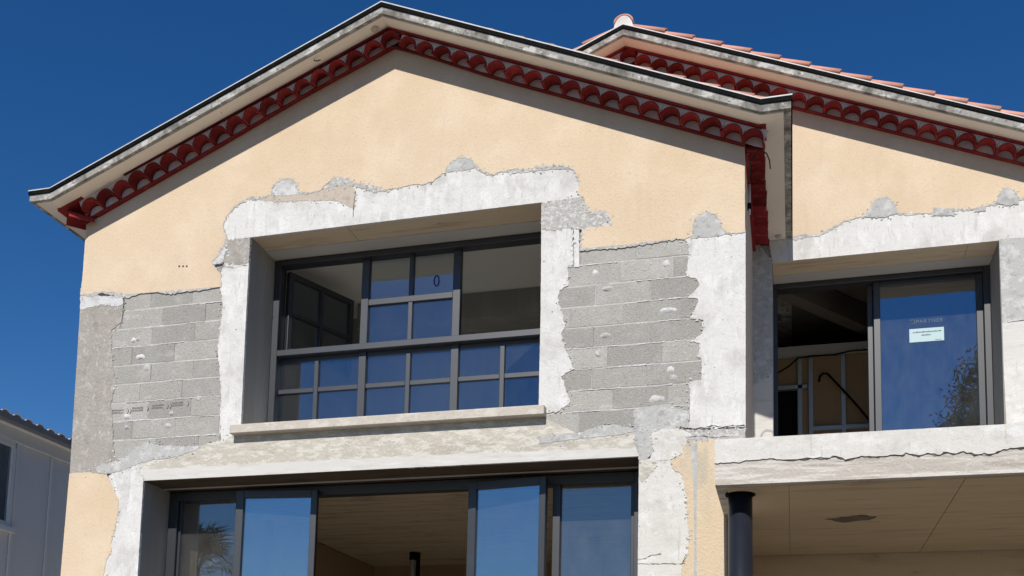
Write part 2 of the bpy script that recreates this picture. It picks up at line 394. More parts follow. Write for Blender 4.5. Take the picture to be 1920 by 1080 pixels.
LINTEL_TAN = [(1.823, 5.517), (2.005, 5.536), (2.247, 5.518), (2.486, 5.511), (2.721, 5.511), (2.952, 5.55), (3.069, 5.513), (3.118, 5.439), (3.103, 5.256), (3.05, 5.29), (2.961, 5.346), (2.844, 5.382), (2.49, 5.419), (2.251, 5.437), (2.069, 5.482)]
BLOB_A = [(2.193, 5.513), (2.207, 5.597), (2.252, 5.649), (2.316, 5.676), (2.406, 5.67), (2.469, 5.611), (2.51, 5.497), (2.368, 5.486)]
BLOB_B = [(2.779, 5.521), (2.845, 5.609), (2.948, 5.63), (3.037, 5.59), (3.097, 5.538), (3.24, 5.525), (3.396, 5.455), (3.387, 5.412), (3.302, 5.411), (3.186, 5.465), (3.098, 5.498), (2.953, 5.522)]
BLOB_C = [(4.034, 5.53), (4.086, 5.606), (4.161, 5.657), (4.237, 5.664), (4.325, 5.624), (4.37, 5.542), (4.295, 5.519), (4.132, 5.523)]
LINTEL_TOP = [(4.618, 5.455), (4.75, 5.476), (4.986, 5.467), (5.168, 5.454), (5.307, 5.425), (5.318, 5.392), (5.143, 5.415), (4.935, 5.42), (4.725, 5.425)]
PILLAR_A = [(1.965, 5.085), (1.968, 4.098), (1.977, 3.143), (1.912, 3.026), (1.768, 2.946), (1.738, 3.224), (1.737, 3.446), (1.705, 3.671), (1.666, 3.898), (1.676, 4.123), (1.695, 4.405), (1.654, 4.58), (1.656, 4.751), (1.681, 4.835)]
PILLAR_A_CAP = [(1.696, 5.092), (1.964, 5.084), (1.967, 4.822), (1.866, 4.804), (1.743, 4.828), (1.668, 4.853), (1.703, 4.976)]
PILLAR_A_CAPW = [(1.709, 5.079), (1.698, 4.965), (1.656, 4.849), (1.571, 4.834), (1.531, 4.873), (1.594, 4.947), (1.651, 5.033)]
PILLAR_B = [(5.022, 5.104), (5.036, 3.993), (5.036, 3.11), (5.103, 3.045), (5.218, 3.048), (5.317, 3.112), (5.326, 3.167), (5.284, 3.276), (5.242, 3.381), (5.356, 3.444), (5.309, 3.58), (5.278, 3.638), (5.235, 3.79), (5.269, 3.859), (5.246, 3.98), (5.23, 4.022), (5.197, 4.155), (5.212, 4.216), (5.297, 4.254), (5.289, 4.447), (5.339, 4.453), (5.333, 4.804), (5.415, 5.094)]
PILLAR_B_CAP = [(5.025, 5.093), (5.354, 5.107), (5.42, 5.099), (5.452, 5.005), (5.518, 4.94), (5.598, 4.951), (5.669, 4.912), (5.7, 4.84), (5.691, 4.784), (5.586, 4.786), (5.45, 4.78), (5.384, 4.787), (5.257, 4.817), (5.155, 4.803), (5.031, 4.827)]
PIPE = [(5.338, 4.819), (5.389, 4.813), (5.395, 4.421), (5.35, 4.426)]
PILLAR_C = [(6.342, 4.588), (6.395, 4.547), (6.405, 4.434), (6.391, 4.319), (6.382, 4.235), (6.477, 4.2), (6.501, 4.147), (6.454, 4.082), (6.392, 4.033), (6.487, 4.009), (6.464, 3.926), (6.417, 3.835), (6.535, 3.81), (6.525, 3.682), (6.413, 3.617), (6.502, 3.6), (6.502, 3.471), (6.521, 3.426), (6.517, 3.259), (6.414, 3.247), (6.419, 3.094), (6.415, 2.958), (6.415, 2.87), (6.355, 2.825), (6.541, 2.814), (6.9, 2.807), (6.904, 4.612), (6.679, 4.647), (6.442, 4.623)]
BLOB_D = [(6.423, 4.589), (6.442, 4.724), (6.451, 4.774), (6.499, 4.815), (6.575, 4.826), (6.66, 4.781), (6.693, 4.706), (6.708, 4.639), (6.745, 4.599), (6.679, 4.581), (6.538, 4.582)]
PILLAR_C_BASE = [(6.355, 2.81), (6.634, 2.799), (6.899, 2.793), (6.899, 2.64), (6.634, 2.64), (6.449, 2.669), (6.332, 2.685)]
CORNER = [(-0.011, 4.562), (0.15, 4.535), (0.412, 4.523), (0.51, 4.596), (0.534, 4.447), (0.517, 4.326), (0.395, 4.232), (0.409, 4.056), (0.447, 3.821), (0.492, 3.645), (0.45, 3.447), (0.485, 3.244), (0.508, 3.027), (0.539, 2.884), (0.61, 2.784), (0.459, 2.679), (0.012, 2.717)]
CORNER_CAP = [(-0.018, 4.646), (0.139, 4.66), (0.274, 4.618), (0.503, 4.602), (0.523, 4.507), (0.414, 4.493), (0.248, 4.532), (0.151, 4.511), (-0.005, 4.496)]
PATCH_A = [(0.325, 2.753), (0.387, 2.789), (0.481, 2.802), (0.607, 2.812), (0.698, 2.864), (0.787, 2.944), (0.889, 3.0), (0.972, 2.979), (1.129, 2.948), (1.315, 2.927), (1.516, 2.932), (1.518, 2.899), (1.381, 2.857), (1.23, 2.82), (1.015, 2.809), (0.843, 2.778), (0.678, 2.719), (0.553, 2.702), (0.477, 2.689), (0.362, 2.7)]
BEAM = [(0.897, 2.597), (0.817, 2.785), (1.013, 2.831), (1.259, 2.852), (1.51, 2.922), (1.766, 2.968), (1.911, 3.037), (3.4, 3.041), (5.038, 3.019), (5.391, 2.837), (5.927, 2.835), (5.987, 2.592)]
BEAM_EDGE = [(0.9, 2.594), (0.848, 2.705), (1.693, 2.709), (2.283, 2.709), (3.414, 2.703), (4.362, 2.696), (5.245, 2.68), (5.948, 2.662), (5.973, 2.59)]
PATCH_B = [(5.032, 2.807), (5.192, 2.833), (5.44, 2.839), (5.587, 2.885), (5.733, 2.896), (5.903, 2.856), (5.937, 2.825), (5.807, 2.798), (5.589, 2.79), (5.293, 2.772), (5.058, 2.755)]
PATCH_C = [(5.927, 2.835), (6.0, 2.802), (6.1, 2.825), (6.119, 2.707), (6.092, 2.61), (6.035, 2.555), (5.971, 2.548), (5.968, 2.617), (5.919, 2.718)]
PATCH_D = [(6.081, 2.797), (6.166, 2.831), (6.364, 2.81), (6.439, 2.762), (6.383, 2.682), (6.356, 2.587), (6.248, 2.544), (6.149, 2.539), (6.045, 2.535), (6.101, 2.634)]
PATCH_E = [(5.916, 3.024), (6.045, 3.045), (6.212, 3.054), (6.41, 2.973), (6.411, 2.836), (6.261, 2.816), (6.095, 2.806), (5.976, 2.803), (5.927, 2.84)]
LOWER_PILLAR = [(5.969, 2.578), (6.121, 2.56), (6.248, 2.544), (6.263, 2.471), (6.352, 2.399), (6.366, 2.331), (6.395, 2.186), (6.4, 1.999), (6.419, 1.865), (6.401, 1.681), (6.355, 1.602), (6.361, 1.47), (5.967, 1.478)]
LOWER_PILLAR_PATCH = [(5.973, 2.558), (6.121, 2.541), (6.098, 2.44), (6.004, 2.347), (5.972, 2.373)]
OCHRE_PORCH = [(6.365, 2.669), (6.449, 2.693), (6.588, 2.7), (6.735, 2.702), (6.735, 1.397), (6.342, 1.404), (6.355, 1.602), (6.401, 1.681), (6.419, 1.865), (6.4, 1.999), (6.395, 2.186), (6.366, 2.331), (6.352, 2.399), (6.263, 2.471), (6.248, 2.534), (6.351, 2.587)]
STREAK = [(6.425, 2.68), (6.486, 2.686), (6.482, 2.35), (6.479, 1.873), (6.485, 1.425), (6.457, 1.426), (6.46, 1.874), (6.45, 2.351)]
OCHRE_FOOT = [(0.012, 2.711), (0.232, 2.712), (0.46, 2.673), (0.502, 2.62), (0.576, 2.477), (0.626, 2.408), (0.63, 2.268), (0.606, 2.091), (0.572, 1.97), (0.581, 1.854), (0.53, 1.783), (0.51, 1.629), (0.514, 1.508), (-0.016, 1.518)]
FOOT_PILLAR = [(0.486, 2.666), (0.644, 2.749), (0.88, 2.782), (0.9, 2.597), (0.902, 2.104), (0.905, 1.556), (0.484, 1.564), (0.509, 1.729), (0.571, 2.059), (0.553, 2.45)]
FOOT_STRIP = [(0.492, 2.66), (0.539, 2.635), (0.564, 2.477), (0.621, 2.391), (0.617, 2.28), (0.584, 2.058), (0.552, 2.059), (0.547, 2.282), (0.513, 2.479)]
JOINTS_A = [[0.844, 1.334], [0.997, 1.497], [0.885, 1.387], [0.661, 1.161, 1.668], [0.901, 1.4], [0.788, 1.28], [0.9, 1.398], [0.726, 1.226], [1.01, 1.509]]
JOINTS_B = [[5.418, 5.924], [5.777, 6.269], [5.549, 6.056], [5.327, 5.82, 6.317], [5.54, 6.046], [5.672, 6.166], [5.526, 6.021], [5.725, 6.218], [5.414, 5.911]]
DABS = [(0.669, 4.104, 0.038, 0.029, 1), (0.719, 4.112, 0.026, 0.023, 0), (0.765, 3.918, 0.064, 0.029, 1), (0.85, 3.791, 0.051, 0.046, 0.8), (0.654, 3.285, 0.045, 0.034, 1), (1.477, 3.424, 0.049, 0.034, 0), (1.173, 3.287, 0.031, 0.028, 0.8), (0.656, 3.172, 0.032, 0.028, 0.1), (1.145, 3.159, 0.037, 0.034, 0.3), (5.547, 4.349, 0.03, 0.036, 1), (6.197, 4.37, 0.039, 0.041, 1), (5.663, 4.188, 0.064, 0.031, 0.5), (6.221, 3.933, 0.077, 0.03, 1), (5.649, 3.74, 0.054, 0.03, 0.6), (5.587, 3.573, 0.044, 0.041, 0), (6.243, 3.373, 0.038, 0.035, 1), (6.263, 3.297, 0.038, 0.035, 0.9), (6.121, 3.109, 0.076, 0.044, 0.9)]
CRACKS = [[(6.335, 2.838), (6.402, 2.82), (6.456, 2.811), (6.523, 2.817), (6.603, 2.833), (6.662, 2.816), (6.735, 2.818), (6.788, 2.828), (6.833, 2.811), (6.892, 2.816)], [(6.376, 2.742), (6.456, 2.744), (6.536, 2.745), (6.603, 2.725), (6.761, 2.73)], [(5.423, 4.574), (5.463, 4.575)], [(0.535, 4.599), (0.524, 4.527), (0.524, 4.425), (0.516, 4.323), (0.505, 4.251)], [(1.629, 4.788), (1.677, 4.795), (1.734, 4.798), (1.803, 4.777), (1.869, 4.794), (1.954, 4.794)], [(3.115, 5.447), (3.105, 5.36), (3.098, 5.255), (3.098, 5.175)], [(5.968, 1.616), (6.128, 1.612), (6.383, 1.606)], [(5.967, 1.654), (6.033, 1.662), (6.089, 1.689), (6.174, 1.701)]]
DOTS = [(1.165, 4.859), (1.21, 4.854), (1.254, 4.85)]
PITS = [(5.187, 4.089), (5.147, 4.009), (5.058, 4.508), (1.864, 4.118), (5.204, 4.097), (6.633, 3.363), (6.183, 2.397), (5.979, 1.951), (6.703, 3.795), (6.782, 4.374), (6.026, 2.468), (2.676, 5.238), (5.003, 4.65), (4.296, 5.502), (4.469, 5.057), (3.306, 5.304)]
STAMP = [(0.438, 3.35), (1.375, 3.397)]
OCHRE2_EDGE = [(7.225, 5.481), (7.297, 5.479), (7.391, 5.499), (7.582, 5.478), (7.692, 5.525), (7.817, 5.589), (7.962, 5.626), (8.053, 5.621), (8.108, 5.716), (8.162, 5.798), (8.232, 5.813), (8.311, 5.78), (8.361, 5.674), (8.382, 5.63), (8.465, 5.609), (8.724, 5.578), (8.736, 5.635), (8.92, 5.602), (9.124, 5.584), (9.235, 5.611), (9.326, 5.623), (9.359, 5.717), (9.416, 5.774), (9.49, 5.742), (9.537, 5.65), (9.612, 5.658), (9.931, 5.659), (10.46, 5.661)]
LINTEL2 = [(7.104, 5.216), (7.059, 5.536), (7.392, 5.589), (7.937, 5.706), (8.467, 5.702), (9.237, 5.686), (10.029, 5.686), (10.012, 5.208), (9.356, 5.235), (9.337, 5.219)]
BLOB2_A = [(8.032, 5.618), (8.103, 5.716), (8.157, 5.799), (8.232, 5.819), (8.316, 5.786), (8.372, 5.673), (8.382, 5.624), (8.254, 5.592)]
BLOB2_B = [(9.316, 5.613), (9.354, 5.718), (9.416, 5.779), (9.495, 5.747), (9.542, 5.649), (9.535, 5.581), (9.435, 5.581)]
BLOB2_C = [(8.724, 5.555), (8.721, 5.643), (8.926, 5.607), (8.929, 5.531)]
BLOB2_D = [(9.113, 5.55), (9.124, 5.59), (9.235, 5.605), (9.224, 5.549)]
SIDE2_A = [(9.341, 5.243), (9.476, 5.268), (9.965, 5.236), (9.937, 4.407), (9.547, 4.358), (9.4, 4.349), (9.347, 4.32)]
SIDE2_B = [(9.345, 4.343), (9.449, 4.345), (9.935, 4.358), (9.917, 3.832), (9.484, 3.897), (9.435, 3.89), (9.387, 3.927), (9.345, 3.919)]
SIDE2_C = [(9.344, 3.952), (9.921, 3.941), (9.896, 3.236), (9.354, 3.268)]
STRIP2 = [(6.834, 5.379), (7.1, 5.35), (7.102, 5.2), (7.097, 3.228), (6.828, 3.243)]
STRIP2_BAND = [(6.88, 3.87), (6.968, 3.899), (7.09, 3.984), (7.097, 3.228), (6.878, 3.24)]
SLAB_CRACK = [(6.709, 2.199), (6.871, 2.199), (6.996, 2.21), (7.149, 2.216), (7.3, 2.2), (7.42, 2.205), (7.539, 2.2), (7.606, 2.211), (7.672, 2.178), (7.731, 2.189), (7.789, 2.202), (7.891, 2.192), (7.992, 2.199), (8.078, 2.195), (8.1, 2.212), (8.15, 2.197), (8.192, 2.186), (8.249, 2.201), (8.319, 2.182), (8.383, 2.202), (8.445, 2.185), (8.495, 2.201), (8.57, 2.174), (8.68, 2.171), (8.763, 2.202), (8.832, 2.205), (8.9, 2.21), (9.04, 2.216), (9.384, 2.225)]
SOFFIT_STAIN = [(7.554, 0.257), (7.791, 0.148), (7.99, 0.201), (7.934, 0.339), (7.716, 0.413)]
SOFFIT_JOINT = [(8.508, -1.024), (8.518, 1.821)]

# ------------------------------------------------------------------ dimensions (metres; x along the front, y into the house, z up)
GZ = -1.6                                   # ground
YW = 1.95                                   # recessed wing wall
OV = 0.39                                   # eave overhang
def R1(x): return 6.96 - (0.393*(3.48-x) if x < 3.48 else 0.431*(x-3.48))     # crest of the cornice tiles, front gable
def R2(x): return 7.79 - 0.421*abs(x-5.52)                                     # the same, wing gable

# ------------------------------------------------------------------ ground
g = mesh_obj('ground', [(-600, -600, GZ), (600, -600, GZ), (600, 600, GZ), (-600, 600, GZ)], [(0, 1, 2, 3)], M['ground'])
g['kind'] = 'structure'

bounce_strip = mesh_obj('path', [(-2.96, -6, GZ+.006), (-.02, -6, GZ+.006), (-.02, 14, GZ+.006), (-2.96, 14, GZ+.006)], [(0, 1, 2, 3)], M['bouncec'])  # no known path: unseen pale strip added to bounce sun onto the neighbour's wall
bounce_strip['kind'] = 'structure'

# ------------------------------------------------------------------ house
house = thing('house', (0, 0, GZ), 'ochre gabled house under renovation with patched concrete, bare blocks and dark red tiled cornice', 'house')
INV = Matrix.Translation((0, 0, -GZ))
def attach(o):
    """parts are modelled in world metres; the house's empty stands on the ground"""
    o.matrix_parent_inverse = INV
    return o
def hpart(name, label=None):
    return attach(part_empty(name, house, label))

# --- front wall core: openings for the upper window and the wide lower door
wall = hpart('wall', 'front gable wall with bare block panels')
core = wall_with_holes('masonry', [(0, GZ), (6.735, GZ), (6.735, 2.3), (6.89, 2.3), (6.89, R1(6.89)+.03), (3.48, R1(3.48)+.03), (0, R1(0)+.03)],
    [[(1.969, 3.02), (5.031, 3.02), (5.031, 5.103), (1.969, 5.103)], [(.902, -1.0), (5.967, -1.0), (5.967, 2.6), (.902, 2.6)]], 0.018, 0.64, M['reveal'], wall)
for xa, xb in ((.36, 1.745), (5.065, 6.54)):
    box('mortar', xa+.002, xb-.002, .0095, .03, 2.78, 4.70, M['mortar'], wall)
    for k in range(10):                       # bed joints, nearly flush; the upright joints are dry and open
        z = 4.637-.2*k
        box('bed_joint', xa, xb, .0052, .03, z-.010, z+.010, M['mortar'], wall)
# blocks, 50 x 20 cm, laid in courses; one shared mesh per length
block_cache = {}
def block_mesh(w, h):
    key = (round(w, 2), round(h, 2))
    if key not in block_cache:
        rng = random.Random(int(key[0]*1000)+int(key[1]*77))
        bm = bmesh.new(); bmesh.ops.create_cube(bm, size=1.0)
        for v in bm.verts:
            v.co = Vector((v.co.x*key[0], v.co.y*.05+.025, v.co.z*key[1]))
        bmesh.ops.bevel(bm, geom=bm.edges[:], offset=.0035, segments=1, affect='EDGES')
        for v in bm.verts:
            v.co += Vector((rng.uniform(-1, 1)*.0012, 0, rng.uniform(-1, 1)*.0012))
        me = bpy.data.meshes.new('block'); bm.to_mesh(me); bm.free()
        me.materials.append(M['block'])
        block_cache[key] = me
    return block_cache[key]
rb = random.Random(5)
def lay(courses, x0, x1, skip=()):
    for k, js in enumerate(courses):
        zt = 4.637 - .2*k
        xs = [js[0]-.5*i for i in range(4, 0, -1)] + list(js) + [js[-1]+.5*i for i in range(1, 5)]
        for a, b in zip(xs[:-1], xs[1:]):
            a2, b2 = max(a, x0), min(b, x1)
            if b2-a2 < .05: continue
            w, h = b2-a2-.0045, .2-.008
            o = bpy.data.objects.new('block', block_mesh(w, h))
            link(o, wall)
            o.location = ((a2+b2)/2, rb.uniform(.0015, .0050), zt-.1+rb.uniform(-.001, .001))
            o.rotation_euler = (rb.uniform(-.006, .006), rb.uniform(-.002, .002), rb.uniform(-.004, .004))
lay(JOINTS_A, .37, 1.74)
lay(JOINTS_B, 5.07, 6.52)

def ribbon(path, w, y, rng, wob=.004):
    vs, fs = [], []
    pts = []
    for a, b in zip(path[:-1], path[1:]):
        a, b = Vector(a), Vector(b)
        k = max(2, int((b-a).length/.018))
        pts += [a.lerp(b, j/k) + Vector((rng.uniform(-1, 1), rng.uniform(-1, 1)))*wob for j in range(k)]
    pts.append(Vector(path[-1]))
    for i, p in enumerate(pts):
        d = (pts[min(i+1, len(pts)-1)]-pts[max(i-1, 0)]).normalized()
        n = Vector((-d.y, d.x))*w*rng.uniform(.15, 1.0)
        vs += [(p.x+n.x, y, p.y+n.y), (p.x-n.x, y, p.y-n.y)]
    fs = [(2*i, 2*i+1, 2*i+3, 2*i+2) for i in range(len(pts)-1)]
    return vs, fs
# pale mortar squeezed out of some bed joints
rj = random.Random(14)
for xa, xb in ((.40, 1.70), (5.12, 6.38)):
    for k in range(9):
        z = 4.437-.2*k
        x = xa+rj.uniform(0, .3)
        while x < xb-.08:
            w = rj.uniform(.12, .55); x2 = min(x+w, xb)
            if rj.random() < .62:
                vs, fs = ribbon([(x, z+rj.uniform(-.003, .003)), ((x+x2)/2, z), (x2, z+rj.uniform(-.003, .003))], rj.uniform(.004, .010), -.0012-rj.uniform(0, .0008), rj, .0022)
                mesh_obj('mortar_line', vs, fs, M['fillerw'], wall)
            x = x2+rj.uniform(.03, .35)
def dab(x, z, rx, rz, tone, seed, y=-.0015):
    rng = random.Random(seed)
    n = 14
    vs = [(x, y-.006, z)]
    for r, yy in ((.55, y-.005), (1.0, y+.008)):
        for k in range(n):
            a = 2*math.pi*k/n; f = r*(1+rng.uniform(-.2, .2))
            vs.append((x+rx*f*math.cos(a), yy, z+rz*f*math.sin(a)))
    fs = [(0, 1+(k+1) % n, 1+k) for k in range(n)] + [(1+k, 1+(k+1) % n, 1+n+(k+1) % n, 1+n+k) for k in range(n)]
    m = M['fillerw'] if tone > .95 else (M['filler'] if tone > .25 else M['rubble'])
    return mesh_obj('mortar_dab', vs, [f[::-1] for f in fs], m, wall, smooth=True)
for i, d in enumerate(DABS): dab(*d, seed=i+1)

# --- crumbs of render and cement clinging along the broken edges
CR = {'ochre': MB(), 'white': MB(), 'filler': MB(), 'corner': MB()}
rk = random.Random(77)
def crumbs(pts, y0, own, yf, dens=40):
    n = len(pts)
    for i in range(n):
        p, q = Vector(pts[i]), Vector(pts[(i+1) % n])
        L = (q-p).length
        if L > .36 or L < .01: continue
        nr = Vector((-(q-p).y, (q-p).x)).normalized()
        for _ in range(int(L*dens*rk.uniform(.4, 1.5))):
            s_ = rk.gauss(0, 1)
            c_ = p.lerp(q, rk.random()) + nr*s_*.016
            r = min(.016, max(.0035, rk.lognormvariate(-5.1, .5)))
            k = rk.choice((own, own, 'filler', 'corner', 'white'))
            if y0 < 1 and (1.969 < c_.x < 5.031 and 3.1 < c_.y < 5.103 or .902 < c_.x < 5.967 and c_.y < 2.6): continue
            if y0 > 1 and 7.102 < c_.x < 9.34 and c_.y < 5.219: continue
            a0 = rk.uniform(0, 6.28); m_ = rk.choice((5, 6, 7))
            st_ = rk.uniform(.45, 1.0)
            poly = [(c_.x+r*rk.uniform(.6, 1.25)*math.cos(a0+6.283*j/m_), c_.y+st_*r*rk.uniform(.6, 1.25)*math.sin(a0+6.283*j/m_)) for j in range(m_)]
            CR[k].prism(poly, y0+yf-.0008-rk.uniform(0, .0022), y0+.002)
# --- concrete pieces standing in the wall
def part_plate(name, pts, yf, m, jit=.008, seed=1, yb=.03, label=None):
    crumbs(pts, 0.0, {'ochre': 'ochre', 'white': 'white', 'coat': 'white', 'edge': 'white', 'fillerw': 'filler', 'filler': 'filler'}.get(m, 'corner'), yf*.42, 0 if name == 'mortar_strip' else 40)
    return attach(plate(name, pts, yf*.42, yb, M[m], house, jit, seed=seed, label=label))
part_plate('corner_pillar', CORNER, -.005, 'corner', .012, 1, label='rough weathered concrete corner')
part_plate('filler_patch', CORNER_CAP, -.0125, 'fillerw', .010, 2)
part_plate('lintel', LINTEL, -.0075, 'white', .006, 3, label='pale chipped concrete lintel')
part_plate('filler_patch', LINTEL_TAN, -.0135, 'tan', .008, 4)
part_plate('filler_patch', BLOB_A, -.0170, 'fillerw', .007, 5)
part_plate('filler_patch', BLOB_B, -.0165, 'rubble', .010, 6)
part_plate('filler_patch', BLOB_C, -.0160, 'filler', .009, 7)
part_plate('filler_patch', LINTEL_TOP, -.0155, 'filler', .006, 8)
part_plate('pillar', PILLAR_A, -.0060, 'white', .012, 9)
part_plate('filler_patch', PILLAR_A_CAP, -.0110, 'corner', .008, 10)
part_plate('filler_patch', PILLAR_A_CAPW, -.0135, 'fillerw', .010, 11)
part_plate('pillar', PILLAR_B, -.0065, 'white', .014, 12)
part_plate('filler_patch', PILLAR_B_CAP, -.0120, 'rubble', .014, 13)
part_plate('mortar_strip', PIPE, -.0100, 'white', .001, 14)
part_plate('pillar', PILLAR_C, -.0070, 'white', .010, 15)
part_plate('filler_patch', BLOB_D, -.0150, 'filler', .007, 16)
part_plate('pillar_foot', PILLAR_C_BASE, -.0040, 'rubble', .010, 17)
part_plate('filler_patch', PATCH_A, -.0125, 'filler', .010, 18)
part_plate('beam', BEAM, -.0050, 'beam', .010, 19, label='stained concrete beam over the wide door')
part_plate('beam_edge', BEAM_EDGE, -.0090, 'edge', .004, 20)
part_plate('filler_patch', PATCH_B, -.0130, 'filler', .008, 21)
part_plate('filler_patch', PATCH_C, -.0105, 'filler', .010, 22)
part_plate('filler_patch', PATCH_D, -.0120, 'coat', .010, 23)
part_plate('filler_patch', PATCH_E, -.0075, 'filler', .012, 24)
part_plate('pillar', LOWER_PILLAR, -.0065, 'coat', .012, 25)
part_plate('filler_patch', LOWER_PILLAR_PATCH, -.0100, 'beam', .012, 26)
part_plate('pillar', FOOT_PILLAR, -.0060, 'white', .014, 27)
part_plate('filler_patch', FOOT_STRIP, -.0110, 'edge', .006, 28)

# --- ochre render: a coat 22 mm proud of the masonry
oc = list(OCHRE_EDGE)
oc[0] = (-.006, oc[0][1]); oc[-1] = (6.899, oc[-1][1])
def undercoat(edge, yf, m, y0=0.0, seed=1, top=None):
    '''grey scratch coat left showing in a ragged rim below the render'''
    rng = random.Random(seed)
    e = rough_outline(list(edge)+list(top), .014, .02, rng)
    out = []
    for i, p in enumerate(e):
        a, b = Vector(e[i-1]), Vector(e[(i+1) % len(e)])
        d = (b-a); nrm = Vector((d.y, -d.x))
        nrm = nrm.normalized() if nrm.length > 0 else nrm
        k = max(0.0, noise.noise(Vector((p[0]*3.2, p[1]*3.2, seed*1.7)))+.12)
        w = .004+.075*k*rng.uniform(.5, 1.0)
        out.append((p[0]+nrm.x*w, p[1]+nrm.y*w))
    return attach(MB().prism(out, y0+yf*1.0, y0+.03).build('undercoat', M[m], house))
undercoat(oc, -.0074, 'rubble', 0, 5, [(6.85, 5.3), (3.48, 6.6), (.05, 5.2)])
part_plate('render_coat', oc + [(6.899, R1(6.899)-.02), (3.48, R1(3.48)-.02), (-.006, R1(0)-.02)], -.0185, 'ochre', .013, 30, label='ochre render on the gable')
of = [(max(x, -.006), z) for x, z in OCHRE_FOOT]
part_plate('render_coat', of, -.0180, 'ochre', .008, 31)
part_plate('render_coat', OCHRE_PORCH, -.0178, 'ochre_low', .009, 32)
part_plate('mortar_strip', STREAK, -.0205, 'filler', .004, 33)

# cracks, pits and drill holes
rc = random.Random(3)
for i, cpath in enumerate(CRACKS):
    vs, fs = ribbon(cpath, .0045 if i == 0 else .003, -.0086 if i not in (0, 1) else -.0066, rc, .007 if i == 0 else .003)
    attach(mesh_obj('crack', vs, fs, M['crack'], house))
def disc(name, x, z, r, y, m, parent, seg=10):
    vs = [(x, y, z)] + [(x+r*math.cos(2*math.pi*k/seg), y, z+r*math.sin(2*math.pi*k/seg)) for k in range(seg)]
    return mesh_obj(name, vs, [(0, 1+(k+1) % seg, 1+k)[::-1] for k in range(seg)], m, parent)
for x, z in DOTS: attach(disc('drill_hole', x, z, .011, -.0090, M['crack'], house))
for i, (x, z) in enumerate(PITS): attach(disc('pit', x, z, .004 if i > 3 else .006, -.0041, M['crack'], house, 7))

# maker's stamp on one block: faint upside-down print
st = MB()
rs = random.Random(11)
(x0, z0), (x1, z1) = STAMP
for gi in range(4):
    gx = x0 + (x1-x0)*(gi+.15)/4.0
    gz = z0-.035 + (z1-z0)*gi/4.0
    arc = [(gx+.17+.022*math.cos(a), -.0005, gz+.03+.028*math.sin(a)) for a in [math.radians(-70+20*k) for k in range(8)]]
    st.tube(arc, .0028, 4)
    arc = [(gx+.205+.02*math.cos(a), -.0005, gz+.03+.028*math.sin(a)) for a in [math.radians(-70+20*k) for k in range(8)]]
    if gi % 2 == 0: st.tube(arc, .0028, 4)
    for row in range(2):
        xx = gx
        while xx < gx+.13:
            w = rs.uniform(.004, .010)
            st.box(xx, xx+w*.6, -.0010, .0010, gz+.012+.026*row, gz+.012+.026*row+rs.uniform(.009, .018))
            xx += w+.003
sto = st.build('printed_mark', M['ink'], wall); sto['kind'] = 'stuff'

# --- side wall of the front block, floors and rooms behind
attach(box('side_wall', 6.62, 6.893, .64, 6.0, GZ, 5.40, M['tan'], house))
attach(box('side_render', 6.880, 6.8975, .022, 1.93, 2.4, 5.36, M['tan'], house))
attach(box('side_wall', 0.0, .25, .64, 8.0, GZ, 5.40, M['reveal'], house))
attach(box('room_ceiling', .25, 6.62, .64, 2.62, 5.20, 5.32, M['plaster'], house))
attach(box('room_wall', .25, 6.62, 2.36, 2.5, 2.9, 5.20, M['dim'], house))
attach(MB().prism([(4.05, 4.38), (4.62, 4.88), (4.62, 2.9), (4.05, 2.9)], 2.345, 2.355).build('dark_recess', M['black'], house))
attach(box('room_floor', .25, 6.62, .64, 6.0, 2.72, 2.90, M['plaster'], house))
# lower room
lower = hpart('board_ceiling', 'board-marked ceiling of the lower room')
for i in range(26):
    ya = .64+.2*i
    o = box('ceiling_board', .25, 6.62, ya+.002, ya+.198, 2.676-.004*((i*7) % 3), 2.715, M['boards'], lower)
attach(box('room_wall', .251, 6.619, 5.55, 5.7, GZ, 2.70, M['gypsum'], house))
attach(box('room_wall', .25, 1.13, .70, 5.55, GZ, 2.66, M['gypsum'], house))
attach(box('room_floor', .25, 6.62, .64, 5.55, -1.1, -1.0, M['dim'], house))

# --- cast sill
attach(box('window_sill', 1.905, 5.11, -.095, .60, 3.004, 3.094, M['sill'], house, bevel=.006))

# --- soffit board of the upper window and batten of the lower door
attach(box('soffit_board', 1.972, 5.028, .315, .525, 5.090, 5.1005, M['board'], house))
attach(box('lintel_soffit', .905, 5.964, .012, .465, 2.5915, 2.5995, M['formwood'], house))
attach(box('batten', .905, 5.964, .335, .352, 2.580, 2.5910, M['board'], house))
attach(box('soffit_board', 7.105, 9.337, 2.265, 2.47, 5.206, 5.2165, M['board'], house))

attach(box('lintel_soffit', 1.972, 3.02, .012, .314, 5.0965, 5.1025, M['soffitc'], house))
attach(box('lintel_soffit', 3.026, 5.028, .012, .314, 5.0970, 5.1025, M['soffitc'], house))
attach(box('lintel_soffit', 7.105, 9.05, YW+.010, 2.264, 5.2125, 5.2185, M['soffitc'], house))
attach(box('lintel_soffit', 9.056, 9.337, YW+.010, 2.264, 5.2130, 5.2185, M['soffitc'], house))
# ------------------------------------------------------------------ windows
def bars(win, specs, m='frame'):
    for nm, x0, x1, y0, y1, z0, z1 in specs:
        box(nm, x0, x1, y0, y1, z0, z1, M[m], win, bevel=.004)
def pane(win, x0, x1, z0, z1, y, gm, Mx=None):
    return box('pane', x0, x1, y-.004, y+.004, z0, z1, gm, win, M=Mx)

